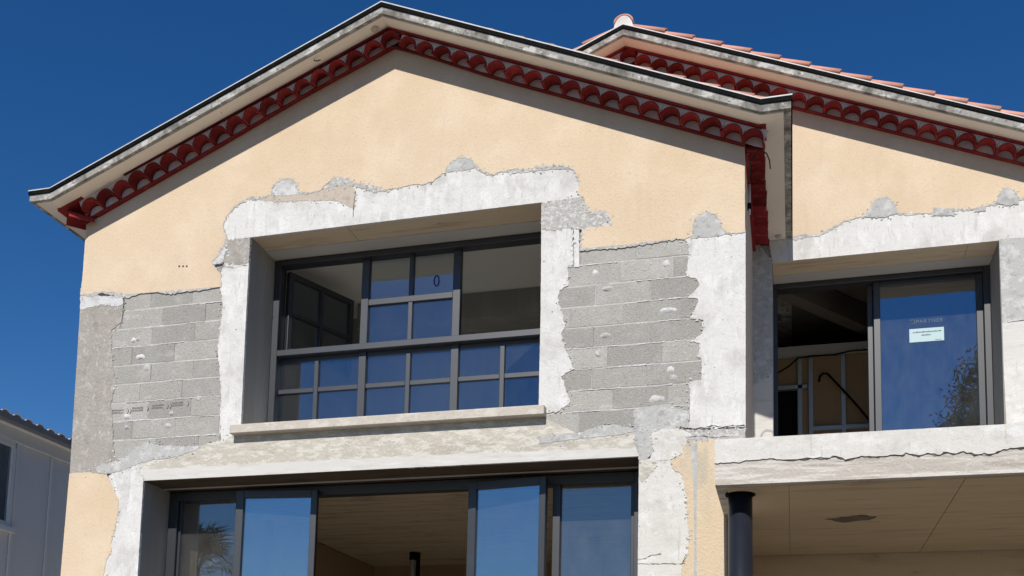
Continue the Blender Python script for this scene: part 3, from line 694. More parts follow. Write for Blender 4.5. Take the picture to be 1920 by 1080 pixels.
win = hpart('window', 'wide dark framed window with small panes, side leaf open')
bars(win, [('frame', 1.972, 2.045, .525, .66, 3.10, 5.088), ('frame', 4.955, 5.028, .525, .66, 3.10, 5.088), ('frame', 2.045, 4.955, .527, .658, 5.030, 5.088),
    ('mullion', 2.955, 3.038, .585, .65, 3.10, 5.030), ('mullion', 3.962, 4.045, .585, .65, 3.10, 5.030),
    ('glazing_bar', 3.480, 3.528, .592, .645, 4.088, 4.520), ('glazing_bar', 3.480, 3.528, .592, .645, 4.585, 5.030),
    ('rail', 3.038, 3.962, .588, .648, 4.520, 4.585),
    ('transom', 2.045, 4.955, .521, .655, 4.022, 4.088), ('transom', 2.045, 2.955, .606, .652, 3.972, 4.022), ('transom', 3.038, 3.962, .606, .652, 3.972, 4.022), ('transom', 4.045, 4.955, .606, .652, 3.972, 4.022)])
cols = [(2.045, 2.452), (2.502, 2.955), (3.038, 3.476), (3.526, 3.962), (4.045, 4.478), (4.528, 4.955)]
for i, (a, b) in enumerate(cols):
    pane(win, a-.005, b+.005, 3.10, 3.630, .618, G_top)
    pane(win, a-.005, b+.005, 3.680, 3.974, .618, G_top)
    box('glazing_bar', a, b, .594, .645, 3.630, 3.680, M['frame'], win, bevel=.004)
for a in (2.452, 3.476, 4.478):
    box('glazing_bar', a, a+.050, .592, .646, 3.10, 3.972, M['frame'], win, bevel=.004)
for a, b in ((3.033, 3.485), (3.523, 3.967)):
    pane(win, a, b, 4.086, 4.525, .618, G_top); pane(win, a, b, 4.580, 5.035, .618, G_top)
# inward-opened leaf at the left jamb
leaf = Matrix.Translation((2.06, .67, 0)) @ Matrix.Rotation(math.atan2(.85, .385), 4, 'Z')
for nm, x0, x1, z0, z1 in (('leaf_frame', 0, .055, 4.125, 5.02), ('leaf_frame', .865, .92, 4.125, 5.02), ('leaf_frame', .055, .865, 4.965, 5.02), ('leaf_frame', .055, .865, 4.125, 4.18), ('glazing_bar', .44, .48, 4.18, 4.965), ('glazing_bar', .055, .44, 4.545, 4.585), ('glazing_bar', .48, .865, 4.545, 4.585)):
    box(nm, x0, x1, -.03, .03, z0, z1, M['frame'], win, M=leaf, bevel=.003)
for x0, x1 in ((.05, .445), (.475, .87)):
    for z0, z1 in ((4.175, 4.55), (4.58, 4.97)): pane(win, x0, x1, z0, z1, 0, G_top, leaf)
# blue marker ring on one pane
ring = MB()
ring.tube([(3.775+.026*math.cos(a), .6125, 4.728+.056*math.sin(a)) for a in [2*math.pi*k/18 for k in range(19)]], .0075, 6, False)
ring.build('marker_ring', M['bluepen'], win)

# lower door
door = hpart('door', 'wide dark framed glazed door with leaves ajar')
bars(door, [('frame', .905, 1.010, .465, .60, -1.0, 2.585), ('frame', 5.858, 5.964, .465, .60, -1.0, 2.585), ('frame', 1.010, 5.858, .467, .598, 2.488, 2.585),
    ('stile', 1.010, 1.040, .50, .56, -1.0, 2.488), ('stile', 1.700, 1.775, .50, .56, -1.0, 2.488), ('stile', 5.075, 5.150, .48, .56, -1.0, 2.488), ('stile', 5.825, 5.858, .50, .56, -1.0, 2.488)], 'dframe')
pane(door, 1.035, 1.705, -1.0, 2.485, .53, G_side)
pane(door, 5.145, 5.83, -1.0, 2.485, .53, G_side)
def door_leaf(ax, ay, bx, by):
    L = math.hypot(bx-ax, by-ay)
    Mx = Matrix.Translation((ax, ay, 0)) @ Matrix.Rotation(math.atan2(by-ay, bx-ax), 4, 'Z')
    for nm, x0, x1, z0, z1 in (('stile', 0, .085, -1.0, 2.525), ('stile', L-.065, L, -1.0, 2.525), ('rail', .085, L-.065, 2.452, 2.525), ('rail', .085, L-.065, -1.0, -.9)):
        box(nm, x0, x1, 0, .06, z0, z1, M['dframe'], door, M=Mx, bevel=.004)
    pane(door, .08, L-.06, -.905, 2.457, .03, G_door, Mx)
    box('handle', L-.05, L-.02, -.03, 0, .6, .78, M['steel'], door, M=Mx, bevel=.004)
door_leaf(1.79, .30, 2.655, .385)
door_leaf(4.255, .385, 5.052, .275)

# wing window
wwin = hpart('window', 'dark framed sliding window with paper label on the glass')
bars(wwin, [('frame', 7.105, 7.145, 2.47, 2.64, 2.45, 5.205), ('frame', 9.272, 9.337, 2.47, 2.64, 2.45, 5.205), ('frame', 7.145, 9.272, 2.472, 2.638, 5.15, 5.205),
    ('stile', 8.165, 8.235, 2.525, 2.57, 2.45, 5.15), ('stile', 9.205, 9.272, 2.525, 2.57, 2.45, 5.15), ('rail', 8.235, 9.205, 2.527, 2.568, 5.10, 5.15),
    ('stile', 8.105, 8.160, 2.59, 2.63, 2.45, 5.15), ('stile', 9.20, 9.262, 2.59, 2.63, 2.45, 5.15), ('rail', 8.160, 9.20, 2.592, 2.628, 5.10, 5.15), ('rail', 7.145, 9.272, 2.475, 2.635, 2.40, 2.47)])
pane(wwin, 8.23, 9.21, 2.46, 5.105, 2.547, G_wing)
pane(wwin, 8.155, 9.205, 2.46, 5.105, 2.61, G_wing)
box('paper_label', 8.53, 8.88, 2.5400, 2.5425, 4.438, 4.588, M['label'], wwin)
pr = MB(); rp = random.Random(4)
for zz, xa, xb, h in ((4.548, 8.565, 8.855, .014), (4.512, 8.655, 8.745, .014), (4.452, 8.79, 8.85, .007)):
    x = xa
    while x < xb:
        w = rp.uniform(.008, .026); pr.box(x, min(x+w, xb), 2.5385, 2.5395, zz-h/2, zz+h/2*rp.uniform(.4, 1.0)); x += w+rp.uniform(.003, .008)
pr.build('label_text', M['print'], wwin)
fc = bpy.data.curves.new('printed_word', 'FONT'); fc.body = 'PARTNER'; fc.size = .058; fc.extrude = .0005; fc.space_character = 1.15
fc.materials.append(M['etch'])
tmp = bpy.data.objects.new('tmp_word', fc); COL.objects.link(tmp)
bpy.context.view_layer.update()
wm = bpy.data.meshes.new_from_object(tmp.evaluated_get(bpy.context.evaluated_depsgraph_get()))
bpy.data.objects.remove(tmp)
fo = bpy.data.objects.new('printed_word', wm); link(fo, wwin); fo.location = (8.60, 2.541, 4.648); fo.rotation_euler = (math.pi/2, 0, 0)
mk = MB(); mk.tube([(8.565+.024*math.cos(a), 2.541, 4.665+.024*math.sin(a)) for a in [math.radians(-120+30*k) for k in range(10)]], .005, 5)
mk.build('printed_mark', M['etch'], wwin)

# ------------------------------------------------------------------ recessed wing
wing = wall_with_holes('wing_wall', [(2.3, 4.9), (6.62, 4.9), (6.62, GZ), (11.3, GZ), (11.3, R2(11.3)+.03), (5.52, R2(5.52)+.03), (2.3, R2(2.3)+.03)],
    [[(7.102, 2.40), (9.340, 2.40), (9.340, 5.219), (7.102, 5.219)]], YW+.012, YW+.70, M['reveal'], house)
attach(wing)
def wing_plate(name, pts, off, m, jit=.008, seed=1, label=None):
    crumbs(pts, YW, {'ochre': 'ochre', 'white': 'white', 'coat': 'white', 'edge': 'white'}.get(m, 'filler'), off*.42)
    return attach(plate(name, pts, YW+off*.42, YW+.03, M[m], house, jit, seed=seed, label=label))
oc2 = list(OCHRE2_EDGE)
wing_plate('render_coat', [(6.90, oc2[0][1])] + oc2 + [(11.2, oc2[-1][1]), (11.2, R2(11.2)-.02), (5.52, R2(5.52)-.02), (2.4, R2(2.4)-.02), (2.4, 5.6)], -.0185, 'ochre', .008, 41, 'ochre render on the wing gable')
undercoat([(6.95, oc2[0][1])] + oc2 + [(11.1, oc2[-1][1])], -.0074, 'rubble', YW, 9, [(11.1, 5.3), (9.0, 6.0), (7.5, 6.4), (7.0, 6.0)])
wing_plate('lintel', LINTEL2, -.0075, 'white', .008, 42)
wing_plate('filler_patch', BLOB2_A, -.0260, 'filler', .009, 43)
wing_plate('filler_patch', BLOB2_B, -.0265, 'filler', .009, 44)
wing_plate('filler_patch', BLOB2_C, -.0240, 'filler', .004, 45)
wing_plate('filler_patch', BLOB2_D, -.0245, 'filler', .004, 46)
wing_plate('pillar', SIDE2_A, -.0060, 'filler', .006, 47)
wing_plate('pillar', SIDE2_B, -.0090, 'edge', .006, 48)
wing_plate('pillar', SIDE2_C, -.0110, 'coat', .006, 49)
wing_plate('pillar', [(6.893, GZ), (7.1025, GZ), (7.1025, 5.22), (6.96, 5.45), (6.893, 5.45)], -.0040, 'filler', .001, 50)
wing_plate('mortar_strip', STRIP2_BAND, -.0080, 'edge', .006, 51)
wing_plate('rear_wall', [(6.75, GZ), (11.2, GZ), (11.2, 2.02), (6.75, 2.02)], -.0150, 'soffitc', .001, 52)
for k_, mb_ in CR.items():
    o = attach(mb_.build('crumbs', M[k_], house)); o['kind'] = 'stuff'
# rooms of the wing
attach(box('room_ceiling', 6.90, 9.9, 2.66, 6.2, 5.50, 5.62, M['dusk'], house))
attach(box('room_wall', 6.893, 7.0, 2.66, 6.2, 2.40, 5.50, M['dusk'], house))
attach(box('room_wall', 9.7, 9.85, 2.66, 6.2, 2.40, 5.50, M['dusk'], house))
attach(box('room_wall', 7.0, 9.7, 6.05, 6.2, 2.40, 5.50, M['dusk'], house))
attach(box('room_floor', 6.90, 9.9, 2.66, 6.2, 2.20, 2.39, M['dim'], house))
attach(box('roof_beam', 0, .18, 0, 3.2, 5.20, 5.48, M['dusk'], house, M=Matrix.Translation((7.05, 2.72, 0)) @ Matrix.Rotation(math.radians(-38), 4, 'Z')))

# --- terrace slab on its steel column
slab = hpart('terrace_slab', 'concrete terrace slab with a ragged crack along its edge')
box('slab', 6.712, 12.2, -1.05, YW-.02, 2.025, 2.386, M['slabface'], slab)
coat = [(x, z) for x, z in SLAB_CRACK if x < 12.1]
rr = random.Random(21)
plate('slab_coat', coat + [(12.19, coat[-1][1]), (12.19, 2.3855), (6.713, 2.3855)], -1.060, -1.03, M['coat'], slab, .010, seed=61)
vs, fs = ribbon([p for p in coat if p[0] > 7.0], .0045, -1.0535, rr, .006)
mesh_obj('crack', [(x, y, z-.006) for x, y, z in vs], fs, M['crack'], slab)
# underside: boards' joint, drip groove, stain
def under(name, pts, z, m):
    n = len(pts); vs = [(x, y, z) for x, y in pts]
    return mesh_obj(name, vs, [tuple(range(n))], m, slab)
box('soffit', 6.80, 7.262, -.965, YW-.03, 2.0172, 2.027, M['soffitc'], slab)
box('soffit', 7.266, 8.512, -.965, YW-.03, 2.017, 2.027, M['soffitc'], slab)
box('soffit', 8.520, 12.1, -.965, YW-.03, 2.0165, 2.027, M['soffitc'], slab)
rs2 = random.Random(8)
stn = rough_outline([(x, y) for x, y in SOFFIT_STAIN], .05, .05, rs2)
under('stain', stn, 2.0145, mat('damp_stain', (0.19, 0.155, 0.12), [((0.26, 0.22, 0.17), 9, .45, .7, .7, W)]))
col_o = thing('steel_column', (6.888, -.75, GZ), 'round dark steel column holding up the terrace slab', 'column')
cm = MB(); n = 40
cm.tube([(0, 0, 0), (0, 0, 2.025-GZ-.012)], .095, n)
o = cm.build('shaft', M['steel'], col_o, smooth=False)
for p in o.data.polygons:
    if len(p.vertices) == 4: p.use_smooth = True
MB().tube([(0, 0, 2.025-GZ-.014), (0, 0, 2.025-GZ)], .118, n).build('cap_plate', M['flash'], col_o)
MB().tube([(0, 0, 0), (0, 0, .02)], .15, n).build('base_plate', M['flash'], col_o)

# ------------------------------------------------------------------ eaves and roofs
def offset_path(path, dz): return [(x, z+dz) for x, z in path]
def strip(path, d0, d1): return offset_path(path, d0) + offset_path(path, d1)[::-1]
p1 = [(-.42, 5.553), (-.17, 5.553), (3.48, R1(3.48)+.055), (7.05, 5.476), (7.303, 5.476)]
p2 = [(2.2, R2(2.2)+.055), (5.52, R2(5.52)+.055), (11.7, R2(11.7)+.055)]
def eave(path, yfront, yback, inset, label):
    e = hpart('eave', label)
    MB().prism(strip(path, 0, .068), yfront, yback).build('fascia_slab', M['fascia'], e)
    q = [(path[0][0]+inset, path[0][1])] + path[1:-1] + [(path[-1][0]-inset, path[-1][1])]
    MB().prism(strip(q, -.012, .004), yfront+.035, yfront+2.33 if yfront < 0 else yback).build('soffit', M['soffit'], e)
    pf = [(path[0][0]-.012, path[0][1])] + path[1:-1] + [(path[-1][0]+.012, path[-1][1])]
    MB().prism(strip(pf, .069, .107), yfront-.012, yback).build('flashing', M['flash'], e)
    MB().prism(strip(pf, .1075, .119), yfront-.016, yfront+.06).build('drip_edge', M['lip'], e)
    return e
eave(p1, -OV, 7.9, .062, 'front gable eave with black flashing')
eave(p2, YW-OV, 8.4, .0, 'wing gable eave with black flashing')
# little bosses and spots under the front eave
for x, y, z, r in ((3.36, -.27, R1(3.36)+.043, .043), (1.72, -.29, R1(1.72)+.043, .022), (7.17, 1.86, 5.463, .04)):
    bm = bmesh.new(); bmesh.ops.create_uvsphere(bm, u_segments=12, v_segments=8, radius=r)
    bm.transform(Matrix.Translation((x, y, z)) @ Matrix.Diagonal((1, 1, .55, 1)))
    me = bpy.data.meshes.new('wasp_nest'); bm.to_mesh(me); bm.free(); me.materials.append(M['rubble'] if x > 7 else M['tan'])
    attach(link(bpy.data.objects.new('mud_nest', me), house))
hk = MB().tube([(2.74, -.30, R1(2.74)+.045), (2.75, -.31, R1(2.74)+.02), (2.79, -.31, R1(2.74)+.015), (2.81, -.30, R1(2.74)+.03)], .005, 6)
attach(hk.build('hook', M['rubber'], house))

# cornice: one row of barrel tiles between two flat courses
def barrel(r, th, L, taper=1.0, seg=12, rise=1.0):
    vs, fs = [], []
    for y, f in ((0, 1.0), (L, taper)):
        for rad in (r*f, r*f-th):
            for k in range(seg+1):
                a = math.pi*k/seg
                vs.append((rad*math.cos(a), y, rad*math.sin(a)*rise))
    n = seg+1
    for k in range(seg):
        fs.append((k, k+1, 2*n+k+1, 2*n+k))                      # outside
        fs.append((n+k+1, n+k, 3*n+k, 3*n+k+1))                  # inside
        fs.append((k+1, k, n+k, n+k+1))                          # back rim
        fs.append((2*n+k, 2*n+k+1, 3*n+k+1, 3*n+k))              # front rim
    fs.append((0, 2*n, 3*n, n)); fs.append((seg, n+seg, 3*n+seg, 2*n+seg))
    return vs, fs
cvs, cfs = barrel(.0965, .012, .187)
cor_me = bpy.data.meshes.new('cornice_tile'); cor_me.from_pydata(cvs, [], cfs); cor_me.update()
cor_me.materials.append(M['terra'])
for p in cor_me.polygons: p.use_smooth = False
rt = random.Random(17)
def cornice(start, u, out, length, label, first=.1, lead=0.0, tail=0.0, rise=lambda a: .02, low_from=None):
    """start: front foot line projected on the wall; u: run direction; out: away from the wall;
    rise(a): how much higher a tile's foot sits at the wall than at its front"""
    u = Vector(u).normalized(); out = Vector(out); v = out.cross(u) if out.cross(u).z > 0 else u.cross(out)
    v.normalize()
    S = Vector(start)
    c = hpart('cornice', label)
    P = lambda a, b, d: S + u*a + v*b + out*d
    def course(b0, b1, d, a0, a1, nm, follow):
        n = max(1, int((a1-a0)/.25)); vs = []; fs = []
        for k in range(n+1):
            a = a0+(a1-a0)*k/n; e = rise(a) if follow else 0.0
            vs += [P(a, b0+e, -.02), P(a, b0+e*.78, d), P(a, b1+e*.78, d), P(a, b1+e, -.02)]
        for k in range(n):
            for q in range(4): fs.append((4*k+q, 4*k+(q+1) % 4, 4*k+4+(q+1) % 4, 4*k+4+q))
        fs += [(3, 2, 1, 0), tuple(4*n+q for q in range(4))]
        mesh_obj(nm, vs, fs, M['terra'], c)
    course(-.010, 0.0, .046, -lead*.3 if low_from is None else low_from, length+tail*.3, 'lower_course', True)
    course(.116, .134, .192, -lead, length+tail, 'upper_course', False)
    mv, mf = [], []
    a = first
    pos = []
    while a < length+tail-.02:
        pos.append(a); a += .2
    for a in pos:
        o = bpy.data.objects.new('cornice_tile', cor_me); link(o, c)
        Mx = Matrix.Identity(4)
        e = rise(a); an = math.atan2(e, .187)
        tw = rt.uniform(-.025, .025)
        uu = (u*math.cos(tw)+out*math.sin(tw)); oo = (out*math.cos(tw)-u*math.sin(tw))
        o2 = oo*math.cos(an)-v*math.sin(an); v2 = v*math.cos(an)+oo*math.sin(an)
        for i, w in enumerate((uu, o2, v2)):
            for j in range(3): Mx[j][i] = w[j]
        o.matrix_local = Matrix.Translation(P(a+rt.uniform(-.003, .003), e+rt.uniform(-.002, .002), -.012+rt.uniform(-.004, .006))) @ Mx
        # mortar between the tiles and inside each one
        seg = 10; b = len(mv); es = e*.15
        for k in range(seg+1):
            t = math.pi*k/seg
            mv.append(P(a-.0955*math.cos(t), es+.0955*math.sin(t), .158)); mv.append(P(a-.1*math.cos(t), .125, .158))
        mf += [(b+2*k, b+2*k+2, b+2*k+3, b+2*k+1) for k in range(seg)]
        b = len(mv); d = .030+rt.uniform(-.008, .012)
        mv.append(P(a, e-.004, d))
        for k in range(seg+1):
            t = math.pi*k/seg
            mv.append(P(a-.087*math.cos(t), e+.087*math.sin(t), d))
        mf += [(b, b+1+k+1, b+1+k) for k in range(seg)]
    mo = mesh_obj('cornice_mortar', mv, mf, M['cormortar'], c); mo['kind'] = 'stuff'
    return c
def ease(pts, x):
    for (a, p), (b_, q) in zip(pts[:-1], pts[1:]):
        if x <= b_: return p+(q-p)*max(0.0, (x-a)/(b_-a))
    return pts[-1][1]
def rake(xa, xb, Rf, y, label, first, lead=0, tail=0, pts=((0, .02), (20, .02))):
    d = Vector((xb-xa, 0, Rf(xb)-Rf(xa)))
    vperp = Vector((-(Rf(xb)-Rf(xa)), 0, xb-xa)).normalized()
    if vperp.z < 0: vperp = -vperp
    s = Vector((xa, y, Rf(xa))) - vperp*.0965
    return cornice(s, d, (0, -1, 0), d.length, label, first, lead, tail, lambda a: ease(pts, xa+(xb-xa)*a/d.length))
FRONT_RISE = ((-.3, -.03), (0, -.028), (1.6, .02), (2.5, .06), (3.8, .06), (4.6, .02), (8, .025))
rake(3.49, 6.86, R1, -.02, 'tile cornice down the right rake of the front gable', .235, .02, .20, FRONT_RISE)
rake(3.47, .12, R1, -.02, 'tile cornice down the left rake of the front gable', .0, .02, .09, FRONT_RISE)
rake(5.53, 11.2, R2, YW-.02, 'tile cornice down the right rake of the wing gable', .235, .02)
rake(5.51, 2.9, R2, YW-.02, 'tile cornice down the left rake of the wing gable', .0, .02)
side_c = cornice((6.885, .0, 5.352), (0, 1, 0), (1, 0, 0), 1.94, 'tile cornice along the side wall', .10, .0, 0, lambda a: .02, .03)
# corners: one tile set on the diagonal under the mitred flat courses
corner_c = hpart('cornice', 'cornice corners with a diagonal tile')
def corner_tile(x, y, z, sx, tilt):
    out = Vector((sx, -1, 0)).normalized(); v = Vector((0, 0, 1)); u = out.cross(v)
    o = bpy.data.objects.new('cornice_tile', cor_me); link(o, corner_c)
    Mx = Matrix.Identity(4)
    for k, w in enumerate((u, out, v)):
        for q in range(3): Mx[q][k] = w[q]
    o.matrix_local = Matrix.Translation((x, y, z)) @ Mx @ Matrix.Diagonal((1.25, 1.36, 1.0, 1))
corner_tile(.05, .03, 5.435, -1, 0)
def slanted(nm, x0, z0, x1, z1, y0, y1, h, m='terra'):
    MB().prism([(x0, z0), (x1, z1), (x1, z1+h), (x0, z0+h)], y0, y1).build(nm, M[m], corner_c)
MB().box(7.035, 7.09, -.225, .02, 5.452, 5.480).build('upper_course', M['terra'], corner_c)
slanted('upper_course', .09, R1(.09)+.018, -.20, 5.510, -.226, .02, .033)
slanted('lower_course', .13, R1(.13)-.135, -.03, R1(-.03)-.139, -.060, .01, .012)

# roofs: edge tiles one by one, the rest of each slope as one field
def roof_barrel(L, r0, r1, seg=10, th=.013):
    return barrel(r0, th, L, r1/r0, seg, .82)
rvs, rfs = roof_barrel(.40, .088, .105)
rt_me = bpy.data.meshes.new('roof_tile'); rt_me.from_pydata(rvs, [], rfs); rt_me.update(); rt_me.materials.append(M['rooftile'])
for p in rt_me.polygons: p.use_smooth = True
def roof_slope(roof, ridge, eave_pt, y0, ncol, yend):
    """ridge, eave_pt: (x,z) on top of the deck; tiles run down the slope, columns along y"""
    d = Vector((eave_pt[0]-ridge[0], 0, eave_pt[1]-ridge[1])); L = d.length; d.normalize()
    up = Vector((-d.z, 0, d.x)) if d.x > 0 else Vector((d.z, 0, -d.x))
    xax = d.cross(up)
    tilt = math.radians(3.2)
    d2 = d*math.cos(tilt) + up*math.sin(tilt); up2 = up*math.cos(tilt) - d*math.sin(tilt)
    nrow = int(L/.33)
    for cidx in range(ncol):
        for i in range(nrow+1):
            s = .08+i*.33
            if s > L-.12: break
            o = bpy.data.objects.new('roof_tile', rt_me); link(o, roof)
            Mx = Matrix.Identity(4)
            for k, w in enumerate((xax, d2, up2)):
                for j in range(3): Mx[j][k] = w[j]
            base = Vector((ridge[0], y0+cidx*.21+.1, ridge[1])) + d*min(s, L-.40) + up*(.004+rt.uniform(0, .004))
            o.matrix_local = Matrix.Translation(base) @ Mx
    # field behind
    mv, mf = [], []
    ys = y0+ncol*.21
    ny = int((yend-ys)/.035); ns = int(L/.33)*2
    for i in range(ns+1):
        for j in range(ny+1):
            y = ys+j*.035
            h = .015+.07*abs(math.sin(math.pi*(y-ys)/.21)) + (.02 if i % 2 else 0.0)
            q = Vector((ridge[0], y, ridge[1])) + d*min(L, (i//2)*.33+(.32 if i % 2 else 0)) + up*h
            mv.append(q)
    for i in range(ns):
        for j in range(ny): mf.append((i*(ny+1)+j, i*(ny+1)+j+1, (i+1)*(ny+1)+j+1, (i+1)*(ny+1)+j))
    f = mesh_obj('tile_field', mv, mf, M['rooftile'], roof); f['kind'] = 'stuff'
def ridge_row(roof, x, z, y0, n):
    for i in range(n):
        o = bpy.data.objects.new('ridge_tile', rt_me); link(o, roof)
        o.matrix_local = Matrix.Translation((x, y0+.36*i, z)) @ Matrix.Diagonal((1.25, 1, 1.25, 1))
roof1 = hpart('roof', 'pink tiled roof of the front block')
t1 = .125
a1 = R1(3.48)+.055+t1
roof_slope(roof1, (3.48, a1), (7.12, 5.476+t1), -OV+.125, 1, 2.6)
roof_slope(roof1, (3.48, a1), (-.2, 5.553+t1), -OV+.24, 1, 2.6)
ridge_row(roof1, 3.48, a1-.005, -OV+.20, 7)
roof2 = hpart('roof', 'pink tiled roof of the wing')
a2 = R2(5.52)+.055+t1
roof_slope(roof2, (5.52, a2), (11.6, R2(11.6)+.055+t1), YW-OV+.015, 1, 4.6)
roof_slope(roof2, (5.52, a2), (2.3, R2(2.3)+.055+t1), YW-OV+.03, 1, 4.6)
ridge_row(roof2, 5.52, a2+.04, YW-OV+.015, 8)
# white mortar closing the wing's ridge end
n = 14
mvv = [(5.52+.112*math.cos(math.pi*k/n), YW-OV+.02, a2-.07+.185*math.sin(math.pi*k/n)) for k in range(n+1)]
MB().prism([(x, z) for x, y, z in mvv], YW-OV+.02, YW-OV+.12).build('ridge_mortar', M['coat'], roof2)

# ------------------------------------------------------------------ loose things on and in the house
cab = thing('cable', (6.955, -.2, 5.0), 'thin black cable looped over the corner of the red tile cornice', 'cable')
MB().tube([(0, -.01, -.03), (.0, -.01, .12), (.02, -.02, .18), (.055, -.03, .212), (.105, -.03, .205), (.14, -.03, .18), (.163, -.02, .12), (.17, 0, .05)], .0055, 8).build('cord', M['rubber'], cab, smooth=True)
con = thing('conduit', (6.905, .55, 5.05), 'short white conduit stub with bracket on the narrow side wall', 'conduit')
MB().tube([(.012, 0, 0), (.012, 0, .30)], .011, 8).build('tube', M['white_conduit'], con, smooth=True)
MB().box(-.005, .03, -.03, .03, .05, .10).build('bracket', M['rubber'], con)

# stud partition inside the wing room
pf = thing('partition_frame', (7.0, 4.0, 2.39), 'bare metal stud partition with brown lining inside the wing room', 'partition')
def pbox(nm, x0, x1, y0, y1, z0, z1, m): return MB().box(x0-7.0, x1-7.0, y0-4.0, y1-4.0, z0-2.39, z1-2.39).build(nm, M[m], pf)
pbox('top_track', 7.0, 9.7, 3.97, 4.05, 4.93, 5.05, 'board')
pbox('lining_board', 7.36, 9.7, 4.06, 4.10, 2.4, 4.93, 'gypsum')
pbox('lining_board', 7.0, 7.36, 4.06, 4.10, 4.55, 4.93, 'gypsum')
pbox('dark_doorway', 7.0, 7.36, 4.12, 4.14, 2.4, 4.55, 'black')
pbox('stud', 7.0, 7.48, 3.975, 4.045, 4.505, 4.55, 'zinc')
for x in (7.37, 7.50, 7.885, 8.30, 8.72): pbox('stud', x, x+.05, 3.975, 4.045, 2.4, 4.93, 'zinc')
pbox('rail', 7.55, 9.7, 3.97, 4.048, 3.955, 4.005, 'zinc')
cb2 = thing('conduit', (7.65, 3.93, 4.0), 'black corrugated conduit hooked over the metal studs inside the wing room', 'conduit')
MB().tube([(-.03, 0, .56), (-.02, 0, .62), (.02, 0, .66), (.07, 0, .655), (.14, 0, .57), (.24, 0, .45), (.38, 0, .27), (.52, 0, .08), (.60, 0, -.05)], .014, 8).build('hose', M['rubber'], cb2, smooth=True)
cb3 = thing('cable', (7.0, 3.92, 4.6), 'thin dark cable sagging under the partition top track', 'cable')
MB().tube([(.02, 0, .12), (.12, 0, .10), (.25, 0, .17), (.38, 0, .28), (.55, 0, .29), (.80, 0, .285), (1.0, 0, .32), (1.3, 0, .32)], .010, 6).build('cord', M['rubber'], cb3, smooth=True)
lp = thing('ceiling_lamp', (2.15, 4.5, 2.68), 'dark small lamp hanging from the board ceiling inside the lower room', 'lamp')
MB().tube([(0, 0, 0), (0, 0, -.12)], .05, 12).build('rose', M['rubber'], lp)
MB().tube([(.0, 0, -.12), (0, 0, -.5)], .035, 12).build('stem', M['zinc'], lp)
MB().tube([(.08, 0, -.02), (.08, 0, -.5)], .03, 10).build('pipe', M['rubber'], lp)

# ------------------------------------------------------------------ neighbouring house (left)
nb = thing('neighbouring_house', (-3.0, 2.0, GZ), 'grey clad neighbouring house with tiled eave at the left edge', 'house')
NX, NY = -3.0, 2.0
def nbox(nm, x0, x1, y0, y1, z0, z1, m, parent=None, lab=None):
    o = MB().box(x0-NX, x1-NX, y0-NY, y1-NY, z0-GZ, z1-GZ).build(nm, m, nb if parent is None else parent, label=lab)
    return o
nbox('wall', -7.5, -3.03, .3, 12.0, GZ, 4.0, M['nwall'])
nw = part_empty('window', nb, 'dark window in a pale frame')
# cladding panels with shadow gaps and cover strips
for y0, y1, z0, z1 in ((2.70, 3.33, GZ, 3.975), (3.39, 4.9, GZ, 3.975), (4.96, 6.5, GZ, 3.975), (6.56, 8.2, GZ, 3.975), (.3, 2.62, GZ, 2.72), (.3, 1.2, 2.80, 3.975)):
    nbox('panel', -3.03, -3.004, y0, y1, z0, z1, M['nwall'])
for y0 in (2.64, 3.345, 4.915, 6.515):
    nbox('cover_strip', -3.03, -2.982, y0, y0+.045, GZ if y0 > 3 else GZ, 3.975, M['ntrim'])
nbox('fascia', -3.03, -2.95, .3, 12.0, 3.98, 4.15, M['ntrim'])
nbox('soffit', -3.0, -2.86, .3, 12.0, 4.15, 4.165, M['ntrim'])
gm = MB()
prof = [(-2.86, 4.235), (-2.86, 4.16), (-2.80, 4.145), (-2.76, 4.165), (-2.745, 4.235), (-2.755, 4.235), (-2.77, 4.17), (-2.80, 4.155), (-2.85, 4.17), (-2.85, 4.235)]
vs = [(x-NX, .3-NY, z-GZ) for x, z in prof] + [(x-NX, 12.0-NY, z-GZ) for x, z in prof]
k = len(prof)
gm.add(vs, [tuple(range(k)), tuple(range(2*k-1, k-1, -1))] + [(i, i+k, (i+1) % k+k, (i+1) % k) for i in range(k)])
gm.build('gutter', M['ngutter'], nb)
for y0, y1, z0, z1, x1 in ((1.2, 2.60, 3.90, 3.975, -2.975), (2.555, 2.62, 2.80, 3.90, -2.975), (1.2, 1.26, 2.80, 3.90, -2.975), (1.26, 2.555, 2.80, 2.86, -2.975)):
    MB().box(-3.03-NX, x1-NX, y0-NY, y1-NY, z0-GZ, z1-GZ).build('frame', M['ntrim'], nw)
MB().box(-3.03-NX, -2.94-NX, 1.15-NY, 2.68-NY, 2.725-GZ, 2.795-GZ).build('sill', M['ntrim'], nw)
MB().box(-3.012-NX, -3.006-NX, 1.25-NY, 2.56-NY, 2.855-GZ, 3.905-GZ).build('pane', G_nb, nw)
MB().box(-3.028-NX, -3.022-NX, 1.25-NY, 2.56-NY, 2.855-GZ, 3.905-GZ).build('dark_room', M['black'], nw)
nroof = part_empty('roof', nb, 'weathered barrel tile eave')
tvs, tfs = barrel(.098, .018, .5, .9, 8, .95)
nt_me = bpy.data.meshes.new('roof_tile'); nt_me.from_pydata(tvs, [], tfs); nt_me.update(); nt_me.materials.append(M['ntile'])
for i in range(50):
    y = .4+.2243*i
    if y > 11.8: break
    o = bpy.data.objects.new('roof_tile', nt_me); link(o, nroof)
    o.matrix_local = Matrix.Translation((-2.80-NX, y-NY, 4.225-GZ)) @ Matrix.Rotation(math.radians(-16), 4, 'Y') @ Matrix.Rotation(math.radians(90), 4, 'Z')
